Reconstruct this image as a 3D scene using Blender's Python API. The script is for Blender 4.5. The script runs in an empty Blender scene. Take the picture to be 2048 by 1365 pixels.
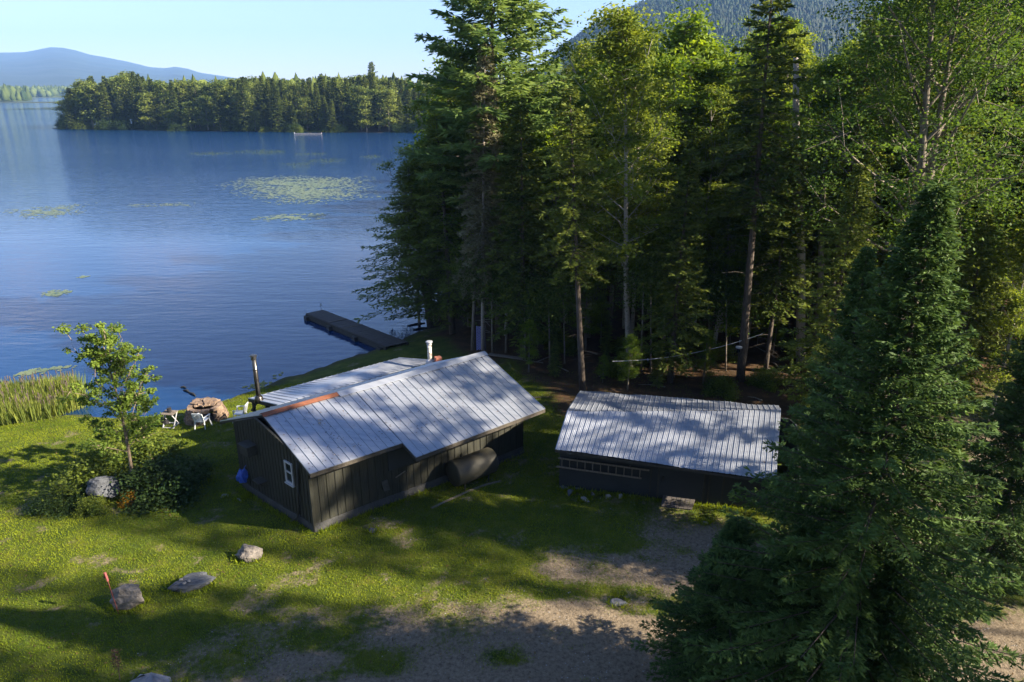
import bpy, bmesh, math, random
import numpy as np
from mathutils import Vector, Matrix
R = math.radians
# ------------------------------------------------------------------ camera, sky, sun, exposure
FPX, PITCH, CH, CX, CY = 1409.0, R(19.56), 14.0, 1024.0, 682.5
cd = bpy.data.cameras.new('camera'); cam = bpy.data.objects.new('camera', cd)
bpy.context.collection.objects.link(cam)
cd.sensor_width = 36; cd.lens = FPX/2048*36; cd.clip_start = 0.2; cd.clip_end = 40000
cam.location = (0, 0, CH); cam.rotation_euler = (R(90)-PITCH, 0, 0)
sc = bpy.context.scene; sc.camera = cam
SUN_EL, SUN_AZ = R(29), R(-12)          # azimuth measured from +X towards +Y
w = bpy.data.worlds.new('World'); sc.world = w; w.use_nodes = True
nt = w.node_tree; nt.nodes.clear()
def wn(t): return nt.nodes.new(t)
sky = wn('ShaderNodeTexSky'); sky.sky_type = 'NISHITA'; sky.sun_disc = False
sky.sun_elevation = SUN_EL; sky.sun_rotation = R(90)-SUN_AZ
sky.altitude = 400; sky.air_density = 1.15; sky.dust_density = 0.1; sky.ozone_density = 1.0
bg = wn('ShaderNodeBackground'); bg.inputs[1].default_value = 0.05
tc = wn('ShaderNodeTexCoord'); mp = wn('ShaderNodeMapping'); mp.inputs['Scale'].default_value = (2.2, 2.2, 9)
nz = wn('ShaderNodeTexNoise'); nz.inputs['Scale'].default_value = 2.6; nz.inputs['Detail'].default_value = 6
rp = wn('ShaderNodeValToRGB'); rp.color_ramp.elements[0].position = .52; rp.color_ramp.elements[1].position = .64
sx = wn('ShaderNodeSeparateXYZ'); mr = wn('ShaderNodeMapRange')
mr.inputs[1].default_value = .15; mr.inputs[2].default_value = .19
mr2 = wn('ShaderNodeMapRange'); mr2.inputs[1].default_value = .26; mr2.inputs[2].default_value = .20
mu = wn('ShaderNodeMath'); mu.operation = 'MULTIPLY'; mu2 = wn('ShaderNodeMath'); mu2.operation = 'MULTIPLY'
mx = wn('ShaderNodeMixRGB'); mx.inputs[2].default_value = (7.5, 6.2, 6.2, 1)
ow = wn('ShaderNodeOutputWorld'); L = nt.links.new
L(tc.outputs['Generated'], mp.inputs[0]); L(mp.outputs[0], nz.inputs[0]); L(nz.outputs[0], rp.inputs[0])
L(tc.outputs['Generated'], sx.inputs[0]); L(sx.outputs[2], mr.inputs[0]); L(sx.outputs[2], mr2.inputs[0])
L(mr.outputs[0], mu.inputs[0]); L(mr2.outputs[0], mu.inputs[1]); L(mu.outputs[0], mu2.inputs[0]); L(rp.outputs[0], mu2.inputs[1])
tn_ = wn('ShaderNodeMixRGB'); tn_.blend_type = 'MULTIPLY'; tn_.inputs[0].default_value = 1; tn_.inputs[2].default_value = (.84, .84, 1.05, 1); L(sky.outputs[0], tn_.inputs[1])
L(mu2.outputs[0], mx.inputs[0]); L(tn_.outputs[0], mx.inputs[1]); L(mx.outputs[0], bg.inputs[0]); L(bg.outputs[0], ow.inputs[0])
sd = bpy.data.lights.new('sun', 'SUN'); sd.energy = 5.0; sd.angle = R(0.55); sd.color = (1, .86, .66)
so = bpy.data.objects.new('sun', sd); bpy.context.collection.objects.link(so)
sdir = Vector((math.cos(SUN_EL)*math.cos(SUN_AZ), math.cos(SUN_EL)*math.sin(SUN_AZ), math.sin(SUN_EL)))
so.rotation_euler = sdir.to_track_quat('Z', 'Y').to_euler(); so.location = (60, -8, 40)
sc.view_settings.view_transform = 'Standard'; sc.view_settings.look = 'None'
sc.view_settings.gamma = 1; sc.view_settings.exposure = 2.1
sc.render.engine = 'CYCLES'
sc.cycles.max_bounces = 5; sc.cycles.diffuse_bounces = 2; sc.cycles.transparent_max_bounces = 4
sc.cycles.transmission_bounces = 3; sc.cycles.volume_bounces = 0

# ------------------------------------------------------------------ helpers
col = bpy.context.collection
WL = -1.1                               # lake level
def up(px, py, z=0.0):
    dx = (px-CX)/FPX; u = (CY-py)/FPX
    d = np.array([dx, math.cos(PITCH)+u*math.sin(PITCH), -math.sin(PITCH)+u*math.cos(PITCH)])
    return d*((z-CH)/d[2]) + np.array([0, 0, CH])
def upY(px, py, Y):
    dx = (px-CX)/FPX; u = (CY-py)/FPX
    d = np.array([dx, math.cos(PITCH)+u*math.sin(PITCH), -math.sin(PITCH)+u*math.cos(PITCH)])
    return d*(Y/d[1]) + np.array([0, 0, CH])
def tag(o, label=None, cat=None, group=None, kind=None):
    if label: o['label'] = label
    if cat: o['category'] = cat
    if group: o['group'] = group
    if kind: o['kind'] = kind
    return o
def empty(name, loc, label, cat, group=None, rz=0):
    o = bpy.data.objects.new(name, None); col.objects.link(o); o.location = loc; o.rotation_euler = (0, 0, rz)
    o.empty_display_size = .3
    return tag(o, label, cat, group)
def npmesh(name, V, F, mat=None, smooth=False, tone=None):
    """V (n,3); F (m,k) fixed k, or list of lists"""
    me = bpy.data.meshes.new(name); V = np.asarray(V, dtype=np.float32)
    if isinstance(F, np.ndarray):
        m, k = F.shape
        me.vertices.add(len(V)); me.vertices.foreach_set('co', V.ravel())
        me.loops.add(m*k); me.loops.foreach_set('vertex_index', F.astype(np.int32).ravel())
        me.polygons.add(m); me.polygons.foreach_set('loop_start', np.arange(0, m*k, k, dtype=np.int32))
        me.polygons.foreach_set('loop_total', np.full(m, k, dtype=np.int32))
        me.update(calc_edges=True); me.validate()
    else:
        me.from_pydata([tuple(map(float, v)) for v in V], [], F); me.update()
    if smooth: me.polygons.foreach_set('use_smooth', np.ones(len(me.polygons), dtype=bool))
    if tone is not None and len(tone) == len(me.vertices):
        a = me.attributes.new('tone', 'FLOAT', 'POINT'); a.data.foreach_set('value', np.asarray(tone, dtype=np.float32))
    if mat: me.materials.append(mat)
    return me
def add(name, me, parent=None, loc=None):
    o = bpy.data.objects.new(name, me); col.objects.link(o)
    if parent is not None: o.parent = parent
    if loc is not None: o.location = loc
    return o
class MB:
    """collects boxes, tubes and faces into one mesh"""
    def __init__(s): s.v = []; s.f = []
    def face(s, pts): n = len(s.v); s.v += [tuple(map(float, p)) for p in pts]; s.f.append(list(range(n, n+len(pts)))); return s
    def hexa(s, b, t):            # bottom 4 ccw, top 4
        n = len(s.v); s.v += [tuple(map(float, p)) for p in list(b)+list(t)]
        for q in ((3,2,1,0),(4,5,6,7),(0,1,5,4),(1,2,6,5),(2,3,7,6),(3,0,4,7)): s.f.append([n+i for i in q])
        return s
    def box(s, c, d, rz=0, M=None):
        x, y, z = d[0]/2, d[1]/2, d[2]/2; P = []
        for (i, j, k) in ((-1,-1,-1),(1,-1,-1),(1,1,-1),(-1,1,-1),(-1,-1,1),(1,-1,1),(1,1,1),(-1,1,1)):
            p = Vector((i*x, j*y, k*z))
            if M is not None: p = M @ p
            else: p = Matrix.Rotation(rz, 3, 'Z') @ p
            P.append(p+Vector(c))
        return s.hexa(P[:4], P[4:])
    def bar(s, a, b, w_, h_):     # box between two points
        a = Vector(a); b = Vector(b); d = b-a; l = d.length
        q = d.to_track_quat('X', 'Z').to_matrix()
        return s.box((a+b)/2, (l, w_, h_), M=q)
    def tube(s, P, r, n=8, cap=True):
        P = [Vector(p) for p in P]; r = r if hasattr(r, '__len__') else [r]*len(P); base = len(s.v)
        for i, p in enumerate(P):
            d = (P[min(i+1, len(P)-1)]-P[max(i-1, 0)]).normalized()
            a = d.orthogonal().normalized() if abs(d.z) < .9 else Vector((1, 0, 0)).cross(d).normalized()
            b = d.cross(a)
            for k in range(n):
                t = 2*math.pi*k/n; s.v.append(tuple(p+(a*math.cos(t)+b*math.sin(t))*r[i]))
        for i in range(len(P)-1):
            for k in range(n):
                s.f.append([base+i*n+k, base+i*n+(k+1) % n, base+(i+1)*n+(k+1) % n, base+(i+1)*n+k])
        if cap:
            s.f.append([base+k for k in range(n)][::-1]); s.f.append([base+(len(P)-1)*n+k for k in range(n)])
        return s
    def build(s, name, mat, parent=None, loc=None, smooth=False):
        me = bpy.data.meshes.new(name); me.from_pydata(s.v, [], s.f); me.update()
        bm = bmesh.new(); bm.from_mesh(me); bmesh.ops.recalc_face_normals(bm, faces=bm.faces); bm.to_mesh(me); bm.free()
        if smooth: me.polygons.foreach_set('use_smooth', np.ones(len(me.polygons), dtype=bool))
        me.materials.append(mat); return add(name, me, parent, loc)
# numpy value noise
_rs = np.random.RandomState(5); _T = _rs.rand(256, 256)
def vnoise(x, y):
    xi = np.floor(x).astype(int); yi = np.floor(y).astype(int); fx = x-xi; fy = y-yi
    fx = fx*fx*(3-2*fx); fy = fy*fy*(3-2*fy)
    g = lambda a, b: _T[a & 255, b & 255]
    return (g(xi, yi)*(1-fx)+g(xi+1, yi)*fx)*(1-fy)+(g(xi, yi+1)*(1-fx)+g(xi+1, yi+1)*fx)*fy
def fbm(x, y, o=4):
    s = 0; a = .5; t = 0
    for i in range(o): s = s+a*vnoise(x*2**i+17*i, y*2**i+31*i); t += a; a *= .5
    return s/t
# ------------------------------------------------------------------ materials
def mat(name, base=(.5,.5,.5), rough=.8, metal=0, spec=.5, var=None, scale=5, detail=6, bump=0, bscale=None, stretch=None, distort=0, ramp=(.35,.65), trans=0):
    m = bpy.data.materials.new(name); m.use_nodes = True; t = m.node_tree; p = t.nodes['Principled BSDF']
    p.inputs['Roughness'].default_value = rough; p.inputs['Metallic'].default_value = metal
    p.inputs['Specular IOR Level'].default_value = spec; p.inputs['Base Color'].default_value = (*base, 1)
    tcn = t.nodes.new('ShaderNodeTexCoord'); mpn = t.nodes.new('ShaderNodeMapping')
    if stretch: mpn.inputs['Scale'].default_value = stretch
    t.links.new(tcn.outputs['Object'], mpn.inputs[0])
    if var:
        n = t.nodes.new('ShaderNodeTexNoise'); n.inputs['Scale'].default_value = scale; n.inputs['Detail'].default_value = detail
        n.inputs['Roughness'].default_value = .65; n.inputs['Distortion'].default_value = distort
        r = t.nodes.new('ShaderNodeValToRGB'); r.color_ramp.elements[0].position = ramp[0]; r.color_ramp.elements[1].position = ramp[1]
        r.color_ramp.elements[0].color = (*base, 1); r.color_ramp.elements[1].color = (*var, 1)
        t.links.new(mpn.outputs[0], n.inputs[0]); t.links.new(n.outputs[0], r.inputs[0]); t.links.new(r.outputs[0], p.inputs['Base Color'])
    if bump:
        n2 = t.nodes.new('ShaderNodeTexNoise'); n2.inputs['Scale'].default_value = bscale or scale*3; n2.inputs['Detail'].default_value = 5
        b = t.nodes.new('ShaderNodeBump'); b.inputs['Strength'].default_value = bump; b.inputs['Distance'].default_value = .05
        t.links.new(mpn.outputs[0], n2.inputs[0]); t.links.new(n2.outputs[0], b.inputs['Height']); t.links.new(b.outputs[0], p.inputs['Normal'])
    return m
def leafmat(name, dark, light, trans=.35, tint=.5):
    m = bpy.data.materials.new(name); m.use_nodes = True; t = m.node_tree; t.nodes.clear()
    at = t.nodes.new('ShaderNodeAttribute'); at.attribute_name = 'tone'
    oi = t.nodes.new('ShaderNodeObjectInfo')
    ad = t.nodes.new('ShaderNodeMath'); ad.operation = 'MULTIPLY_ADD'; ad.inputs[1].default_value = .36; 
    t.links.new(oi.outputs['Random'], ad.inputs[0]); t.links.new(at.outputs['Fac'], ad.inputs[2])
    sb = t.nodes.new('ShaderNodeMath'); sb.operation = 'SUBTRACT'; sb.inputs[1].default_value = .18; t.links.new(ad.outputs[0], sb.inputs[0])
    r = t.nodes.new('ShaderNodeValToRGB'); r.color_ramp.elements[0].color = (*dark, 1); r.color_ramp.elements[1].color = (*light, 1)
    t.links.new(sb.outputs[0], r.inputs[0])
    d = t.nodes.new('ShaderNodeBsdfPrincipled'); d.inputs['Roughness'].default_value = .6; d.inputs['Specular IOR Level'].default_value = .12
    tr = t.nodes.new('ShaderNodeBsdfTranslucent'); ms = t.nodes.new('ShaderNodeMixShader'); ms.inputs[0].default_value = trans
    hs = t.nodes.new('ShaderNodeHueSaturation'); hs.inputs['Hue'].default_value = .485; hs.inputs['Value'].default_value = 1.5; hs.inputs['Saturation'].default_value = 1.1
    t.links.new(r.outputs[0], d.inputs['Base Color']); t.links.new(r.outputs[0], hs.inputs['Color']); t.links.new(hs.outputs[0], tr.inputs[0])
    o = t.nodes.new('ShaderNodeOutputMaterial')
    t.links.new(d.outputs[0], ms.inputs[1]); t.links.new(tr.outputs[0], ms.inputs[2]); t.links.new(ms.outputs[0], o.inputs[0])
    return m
M = dict(
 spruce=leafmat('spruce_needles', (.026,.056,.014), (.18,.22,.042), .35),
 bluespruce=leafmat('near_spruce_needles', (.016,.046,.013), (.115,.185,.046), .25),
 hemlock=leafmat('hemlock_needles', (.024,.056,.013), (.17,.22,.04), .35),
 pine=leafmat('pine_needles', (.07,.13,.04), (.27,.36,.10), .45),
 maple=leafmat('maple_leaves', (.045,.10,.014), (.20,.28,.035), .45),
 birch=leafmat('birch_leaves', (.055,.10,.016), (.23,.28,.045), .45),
 sapling=leafmat('sapling_leaves', (.045,.09,.014), (.18,.25,.04), .38),
 darkmaple=leafmat('dark_maple_leaves', (.028,.07,.013), (.115,.185,.032), .4),
 lichen=leafmat('lichen_twigs', (.09,.09,.05), (.26,.25,.14), .25),
 bush=leafmat('bush_leaves', (.03,.06,.012), (.16,.2,.03), .35),
 darkbush=leafmat('dark_bush_leaves', (.014,.035,.012), (.05,.08,.02), .25),
 yellow=leafmat('yellow_leaves', (.14,.08,.008), (.38,.22,.02), .35),
 far=leafmat('far_forest_leaves', (.03,.055,.014), (.16,.20,.045), .3),
 farm=leafmat('far_broadleaf_leaves', (.06,.10,.02), (.24,.28,.06), .35),
 reed=leafmat('reed_leaves', (.06,.10,.02), (.30,.33,.07), .35),
 litter=leafmat('dry_leaves', (.05,.032,.016), (.20,.13,.06), .1),
 hillwood=leafmat('hill_forest_leaves', (.004,.014,.005), (.014,.034,.010), .12),
 grass=leafmat('grass_blades', (.045,.10,.008), (.23,.275,.019), .35),
 bark=mat('spruce_bark', (.04,.032,.026), .95, var=(.12,.095,.075), scale=6, stretch=(3,3,.6), bump=.8),
 birchbark=mat('birch_bark', (.30,.27,.23), .8, var=(.06,.05,.04), scale=5, stretch=(1,1,5), ramp=(.56,.68), bump=.3),
 maplebark=mat('maple_bark', (.10,.085,.065), .95, var=(.24,.21,.17), scale=5, stretch=(3,3,.5), bump=.8),
 sapbark=mat('sapling_bark', (.14,.105,.07), .9, var=(.24,.19,.14), scale=9, stretch=(1,1,2), bump=.4),
 rock=mat('grey_rock', (.07,.065,.06), .95, var=(.20,.18,.16), scale=3.5, distort=1, bump=.9, bscale=9),
 bluerock=mat('slate_rock', (.045,.05,.06), .9, var=(.10,.11,.13), scale=5, stretch=(1,4,4), bump=.7, bscale=8),
 tanrock=mat('tan_rock', (.09,.06,.045), .95, var=(.24,.175,.125), scale=4, bump=.9, bscale=9),
 paler=mat('pale_stone', (.17,.165,.16), .9, var=(.32,.30,.28), scale=8, bump=.5),
 boards=mat('dark_stained_boards', (.011,.012,.009), .8, var=(.029,.030,.020), scale=2.5, stretch=(6,6,.5), bump=.3, bscale=6),
 shedwall=mat('dark_painted_plywood', (.012,.016,.020), .75, var=(.020,.024,.028), scale=1.2, bump=.15),
 trim=mat('weathered_trim', (.08,.07,.055), .9, var=(.035,.03,.025), scale=4, bump=.4),
 darktrim=mat('dark_trim', (.02,.02,.018), .8, var=(.04,.038,.03), scale=5, bump=.2),
 concrete=mat('foundation_concrete', (.035,.038,.042), .95, var=(.065,.065,.065), scale=2, bump=.5, bscale=12),
 rust=mat('rusty_flashing', (.22,.075,.035), .85, var=(.11,.042,.025), scale=2.2, distort=.6, bump=.2),
 white=mat('white_painted', (.42,.43,.46), .5, var=(.33,.34,.37), scale=6),
 plastic=mat('white_plastic', (.50,.54,.57), .4),
 glass=mat('dark_glass', (.02,.025,.03), .06, spec=.8),
 steel=mat('stovepipe_steel', (.15,.15,.14), .3, metal=.85, var=(.05,.045,.04), scale=2, stretch=(1,1,.4)),
 oldpipe=mat('peeling_pipe', (.55,.53,.48), .6, metal=.2, var=(.22,.16,.11), scale=7, ramp=(.5,.62)),
 tank=mat('tank_paint', (.022,.022,.016), .65, var=(.040,.038,.027), scale=1.6, bump=.15),
 blue=mat('blue_plastic_bag', (.015,.05,.32), .35, var=(.03,.10,.45), scale=9, bump=.6, bscale=7),
 dock=mat('weathered_dock_planks', (.045,.04,.04), .85, var=(.085,.075,.07), scale=3, stretch=(1,8,1), bump=.4),
 wood=mat('grey_wood', (.10,.085,.065), .85, var=(.19,.16,.13), scale=6, stretch=(6,1,1), bump=.4),
 black=mat('black_cloth', (.012,.012,.014), .9),
 red=mat('faded_red_paint', (.13,.025,.02), .7, var=(.17,.045,.035), scale=8),
 pink=mat('pink_ribbon', (.22,.06,.06), .7),
 brick=mat('old_brick', (.25,.085,.055), .9, var=(.38,.16,.11), scale=9, bump=.4),
 ashes=mat('ash_and_soot', (.03,.025,.022), .95, var=(.10,.08,.07), scale=5),
 purple=mat('pale_lattice', (.34,.36,.72), .6),
 tarp=mat('grey_tarp', (.12,.13,.16), .5, var=(.24,.24,.26), scale=3, bump=.4),
 lily=mat('lily_pads', (.07,.11,.04), .35, var=(.17,.19,.07), scale=1.3, ramp=(.3,.7)),
 weed=mat('floating_weed', (.16,.17,.035), .8, var=(.30,.28,.06), scale=1.5),
 wire=mat('pale_wire', (.45,.45,.45), .5),
 bark2=mat('dead_wood', (.28,.25,.21), .9, var=(.45,.41,.35), scale=5),
)
def metal_roof(name, base, lo, sl):
    m = mat(name, base, .40, metal=.5, bump=.15, bscale=2.2); t = m.node_tree; p = t.nodes['Principled BSDF']; tc_ = t.nodes.new('ShaderNodeTexCoord')
    def nz_(sc_, st, d=5):
        q = t.nodes.new('ShaderNodeMapping'); q.inputs['Scale'].default_value = st; q.inputs['Rotation'].default_value = (0, 0, sl); t.links.new(tc_.outputs['Object'], q.inputs[0])
        n = t.nodes.new('ShaderNodeTexNoise'); n.inputs['Scale'].default_value = sc_; n.inputs['Detail'].default_value = d; n.inputs['Roughness'].default_value = .7; t.links.new(q.outputs[0], n.inputs[0]); return n.outputs[0]
    def rr(src, st):
        r = t.nodes.new('ShaderNodeValToRGB'); e = r.color_ramp.elements; e[0].position, e[0].color = st[0][0], (*st[0][1], 1); e[1].position, e[1].color = st[1][0], (*st[1][1], 1); t.links.new(src, r.inputs[0]); return r.outputs[0]
    a = rr(nz_(1.1, (1, 5, 1)), ((.3, lo), (.7, base))); st1 = rr(nz_(3.2, (.35, 4, 1), 8), ((.60, (0,0,0)), (.74, (.6,.6,.6))))
    x = t.nodes.new('ShaderNodeMixRGB'); x.inputs[2].default_value = (.24, .21, .19, 1); t.links.new(st1, x.inputs[0]); t.links.new(a, x.inputs[1])
    sp = rr(nz_(7, (1, 1, 1), 3), ((.68, (0,0,0)), (.73, (1,1,1)))); y = t.nodes.new('ShaderNodeMixRGB'); y.inputs[2].default_value = (.17, .11, .08, 1); t.links.new(sp, y.inputs[0]); t.links.new(x.outputs[0], y.inputs[1])
    t.links.new(y.outputs[0], p.inputs['Base Color']); return m
M['roof'] = metal_roof('galvanized_roofing', (.39,.42,.48), (.27,.30,.36), -.65)
M['shedroof'] = metal_roof('shed_roofing', (.36,.39,.45), (.24,.27,.33), 1.4)
# ------------------------------------------------------------------ land and shoreline
def W2(px, py, z=WL): return tuple(up(px, py, z)[:2])
land_poly = [(-400,-300), (-60, 20), (-34, 26)] + [W2(*p) for p in ((0,850),(60,842),(140,832),(250,838),(370,822),(430,808),(500,786),(560,762),(640,738),(700,718),(762,693),(800,684),(835,668),(862,650),(850,625))] + \
  [(-5.5,52), (-6,62), (-2,75), (8,100), (22,140), (18,200), (-6,262), (-40,282), (-75,281), (-120,289), (-160,299), (-183,303), (-196,312), (-196,330), (-160,365), (-60,420), (60,560), (300,900), (1500,1500), (3000,-300)]
far_poly = [(-1500,1010), (-800,1060), (-735,1075), (-715,1100), (-760,1180), (-900,1400), (-1150,1740), (-1060,1760), (-700,1760), (200,1700), (1500,1500), (3000,1500), (4000,12000), (-9000,12000), (-9000,900)]
def sdist(x, y, poly):
    P = np.array(poly); Q = np.roll(P, -1, 0); d = np.full(x.shape, 1e18); ins = np.zeros(x.shape, bool)
    for (ax, ay), (bx, by) in zip(P, Q):
        ex, ey = bx-ax, by-ay; t = np.clip(((x-ax)*ex+(y-ay)*ey)/(ex*ex+ey*ey), 0, 1)
        d = np.minimum(d, (x-ax-t*ex)**2+(y-ay-t*ey)**2)
        c = ((ay > y) != (by > y)); 
        with np.errstate(divide='ignore', invalid='ignore'):
            ins ^= c & (x < (bx-ax)*(y-ay)/(by-ay+1e-12)+ax)
    d = np.sqrt(d); return np.where(ins, d, -d)
def height(x, y):
    x = np.asarray(x, float); y = np.asarray(y, float)
    d = np.maximum(sdist(x, y, land_poly), sdist(x, y, far_poly))
    d = d + (fbm(x*.8, y*.8, 3)-.5)*.8*np.clip(1-np.abs(d)/3, 0, 1)
    zl = WL+.04-WL*(1-np.exp(-np.maximum(d, 0)/6.5)); zw = WL+np.maximum(d*.35, -3)
    z = np.where(d > 0, zl, zw)
    far = np.clip((np.hypot(x, y)-60)/80, 0, 1)
    z = z+np.where(d > 0, (fbm(x*.25+9, y*.25, 3)-.5)*.22*np.clip(d/5, 0, 1), 0)
    z = z+np.where(d > 12, far*np.minimum((d-12)*.05, 6), 0)
    return z
def gz(x, y): return float(height(np.array([x]), np.array([y]))[0])
def G(px, py):                          # where the ray through a pixel meets the ground
    z = 0.
    for _ in range(12): p = up(px, py, z); z = .5*z+.5*gz(p[0], p[1])
    p = up(px, py, z); return Vector((p[0], p[1], z))
gravel_poly = [tuple(G(*p)[:2]) for p in ((250,1420),(480,1300),(640,1225),(900,1200),(1060,1150),(1230,1090),(1290,1020),(1500,1010),(1700,900),(2048,790),(2300,850))]+[(40,14), (40,4), (-12,4)]
forest_poly = [tuple(G(*p)[:2]) for p in ((880,640),(890,690),(1000,722),(1060,770),(1110,830),(1160,850),(1560,850),(1700,830),(2040,770))]+[(60,30), (200,60), (200,500), (-60,500), (-60,270), (8,100), (-6,55)]
def masks(x, y):
    n = fbm(x*.7, y*.7, 4)-.5; n2 = fbm(x*2.5+50, y*2.5, 3)-.5
    g = np.clip(.5+(sdist(x, y, gravel_poly)+n*5+n2*2.0)/4.2, 0, 1)
    patch = np.clip((fbm(x*.55+80, y*1.1+3, 4)-.455)*5, 0, 1)*.75
    g = g*(1-patch)
    g = np.maximum(g, np.clip((fbm(x*1.3+11, y*1.7+40, 4)-.635)*6, 0, .55))
    fo = np.clip(.5+(sdist(x, y, forest_poly)+n*3)/2., 0, 1)
    return g, fo
def axis(lo, hi, a, b, step, grow=1.13):
    c = list(np.arange(a, b, step)); s = step; v = a
    L_ = []
    while v > lo: s *= grow; v -= s; L_.append(v)
    s = step; v = c[-1]; H_ = []
    while v < hi: s *= grow; v += s; H_.append(v)
    return np.array(L_[::-1]+c+H_)
X = axis(-9000, 9000, -30, 24, .22, 1.09); Y = axis(-300, 12000, 9, 62, .22, 1.07)
gx, gy = np.meshgrid(X, Y); Z = height(gx, gy)
Z = Z + (fbm(gx*3, gy*3, 3)-.5)*.05*(Z > WL+.05)
V = np.stack([gx, gy, Z], -1).reshape(-1, 3); ny, nx = gx.shape
i = np.arange(nx-1)[None]+np.arange(ny-1)[:, None]*nx; F = np.stack([i, i+1, i+1+nx, i+nx], -1).reshape(-1, 4)
gm = npmesh('ground', V, F, None, True)
g_, f_ = masks(gx, gy)
for nm, arr in (('gravel', g_), ('forest', f_)):
    a = gm.attributes.new(nm, 'FLOAT', 'POINT'); a.data.foreach_set('value', arr.astype(np.float32).ravel())
m = bpy.data.materials.new('lawn_gravel_and_litter'); m.use_nodes = True; t = m.node_tree; p = t.nodes['Principled BSDF']; p.inputs['Roughness'].default_value = .95; p.inputs['Specular IOR Level'].default_value = .15
def N(t, ty, **k):
    n = t.nodes.new(ty)
    for a, b in k.items():
        if a == 'op': n.operation = b
        elif a == 'attr': n.attribute_name = b
    return n
def noise(t, sc_, det=6, rough=.6, dist=0):
    n = t.nodes.new('ShaderNodeTexNoise'); n.inputs['Scale'].default_value = sc_; n.inputs['Detail'].default_value = det; n.inputs['Roughness'].default_value = rough
    n.inputs['Distortion'].default_value = dist; return n
def ramp(t, src, stops):
    r = t.nodes.new('ShaderNodeValToRGB'); e = r.color_ramp.elements
    e[0].position, e[0].color = stops[0][0], (*stops[0][1], 1); e[1].position, e[1].color = stops[-1][0], (*stops[-1][1], 1)
    for s_ in stops[1:-1]: q = e.new(s_[0]); q.color = (*s_[1], 1)
    t.links.new(src, r.inputs[0]); return r.outputs[0]
geo = t.nodes.new('ShaderNodeNewGeometry')
def nt_(sc_, det=6, rough=.6, dist=0):
    n = noise(t, sc_, det, rough, dist); t.links.new(geo.outputs['Position'], n.inputs[0]); return n.outputs[0]
gr = ramp(t, nt_(1.2, 8, .7), [(.3,(.026,.048,.007)), (.5,(.062,.085,.010)), (.68,(.11,.115,.018))])
gv = ramp(t, nt_(9, 8, .75), [(.3,(.06,.05,.038)), (.5,(.175,.14,.098)), (.68,(.255,.21,.155)), (.82,(.36,.33,.29))])
ff = ramp(t, nt_(1.6, 8, .7), [(.3,(.03,.022,.014)), (.55,(.07,.042,.022)), (.72,(.13,.07,.032))])
def mixc(f, a, b):
    x = t.nodes.new('ShaderNodeMixRGB'); t.links.new(f, x.inputs[0]); t.links.new(a, x.inputs[1]); t.links.new(b, x.inputs[2]); return x.outputs[0]
def attrf(nm):
    a = N(t, 'ShaderNodeAttribute', attr=nm); n = nt_(6, 6, .7)
    s = N(t, 'ShaderNodeMath', op='MULTIPLY_ADD'); s.inputs[1].default_value = 1.6; t.links.new(n, s.inputs[0])
    s2 = N(t, 'ShaderNodeMath', op='SUBTRACT'); s2.inputs[1].default_value = .8; t.links.new(a.outputs['Fac'], s.inputs[2]); t.links.new(s.outputs[0], s2.inputs[0])
    mrr = t.nodes.new('ShaderNodeMapRange'); mrr.inputs[1].default_value = .3; mrr.inputs[2].default_value = .75; t.links.new(s2.outputs[0], mrr.inputs[0]); return mrr.outputs[0]
c = mixc(attrf('gravel'), gr, gv); c = mixc(attrf('forest'), c, ff)
# lake bed below the water line
sz = t.nodes.new('ShaderNodeSeparateXYZ'); t.links.new(geo.outputs['Position'], sz.inputs[0])
mz = t.nodes.new('ShaderNodeMapRange'); mz.inputs[1].default_value = WL+.02; mz.inputs[2].default_value = WL+.16; t.links.new(sz.outputs[2], mz.inputs[0])
mud = t.nodes.new('ShaderNodeRGB'); mud.outputs[0].default_value = (.045,.04,.025,1)
c = mixc(mz.outputs[0], mud.outputs[0], c)
t.links.new(c, p.inputs['Base Color'])
bp = t.nodes.new('ShaderNodeBump'); bp.inputs['Strength'].default_value = .9; bp.inputs['Distance'].default_value = .06
t.links.new(nt_(14, 6, .7), bp.inputs['Height']); t.links.new(bp.outputs[0], p.inputs['Normal'])
gm.materials.append(m)
tag(add('ground', gm), kind='structure')
# water
m = bpy.data.materials.new('lake_water'); m.use_nodes = True; t = m.node_tree; p = t.nodes['Principled BSDF']
p.inputs['Base Color'].default_value = (.002,.024,.085,1); p.inputs['Roughness'].default_value = .06; p.inputs['IOR'].default_value = 1.62; p.inputs['Specular Tint'].default_value = (.5,.78,1,1); p.inputs['Specular IOR Level'].default_value = .5
geo = t.nodes.new('ShaderNodeNewGeometry')
def wmap(s_, rz=.06):
    q = t.nodes.new('ShaderNodeMapping'); q.inputs['Scale'].default_value = s_; q.inputs['Rotation'].default_value = (0, 0, rz); t.links.new(geo.outputs['Position'], q.inputs[0]); return q.outputs[0]
n1 = noise(t, 1, 4, .6); t.links.new(wmap((.5,1.5,1)), n1.inputs[0])
n3 = noise(t, 1, 3, .5); t.links.new(wmap((.12,.5,1)), n3.inputs[0])
n2 = noise(t, 1, 3, .5); t.links.new(wmap((.004,.012,1)), n2.inputs[0])
mrr = t.nodes.new('ShaderNodeMapRange'); mrr.inputs[1].default_value = .42; mrr.inputs[2].default_value = .62; mrr.inputs[3].default_value = .7; mrr.inputs[4].default_value = 1; t.links.new(n2.outputs[0], mrr.inputs[0])
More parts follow.
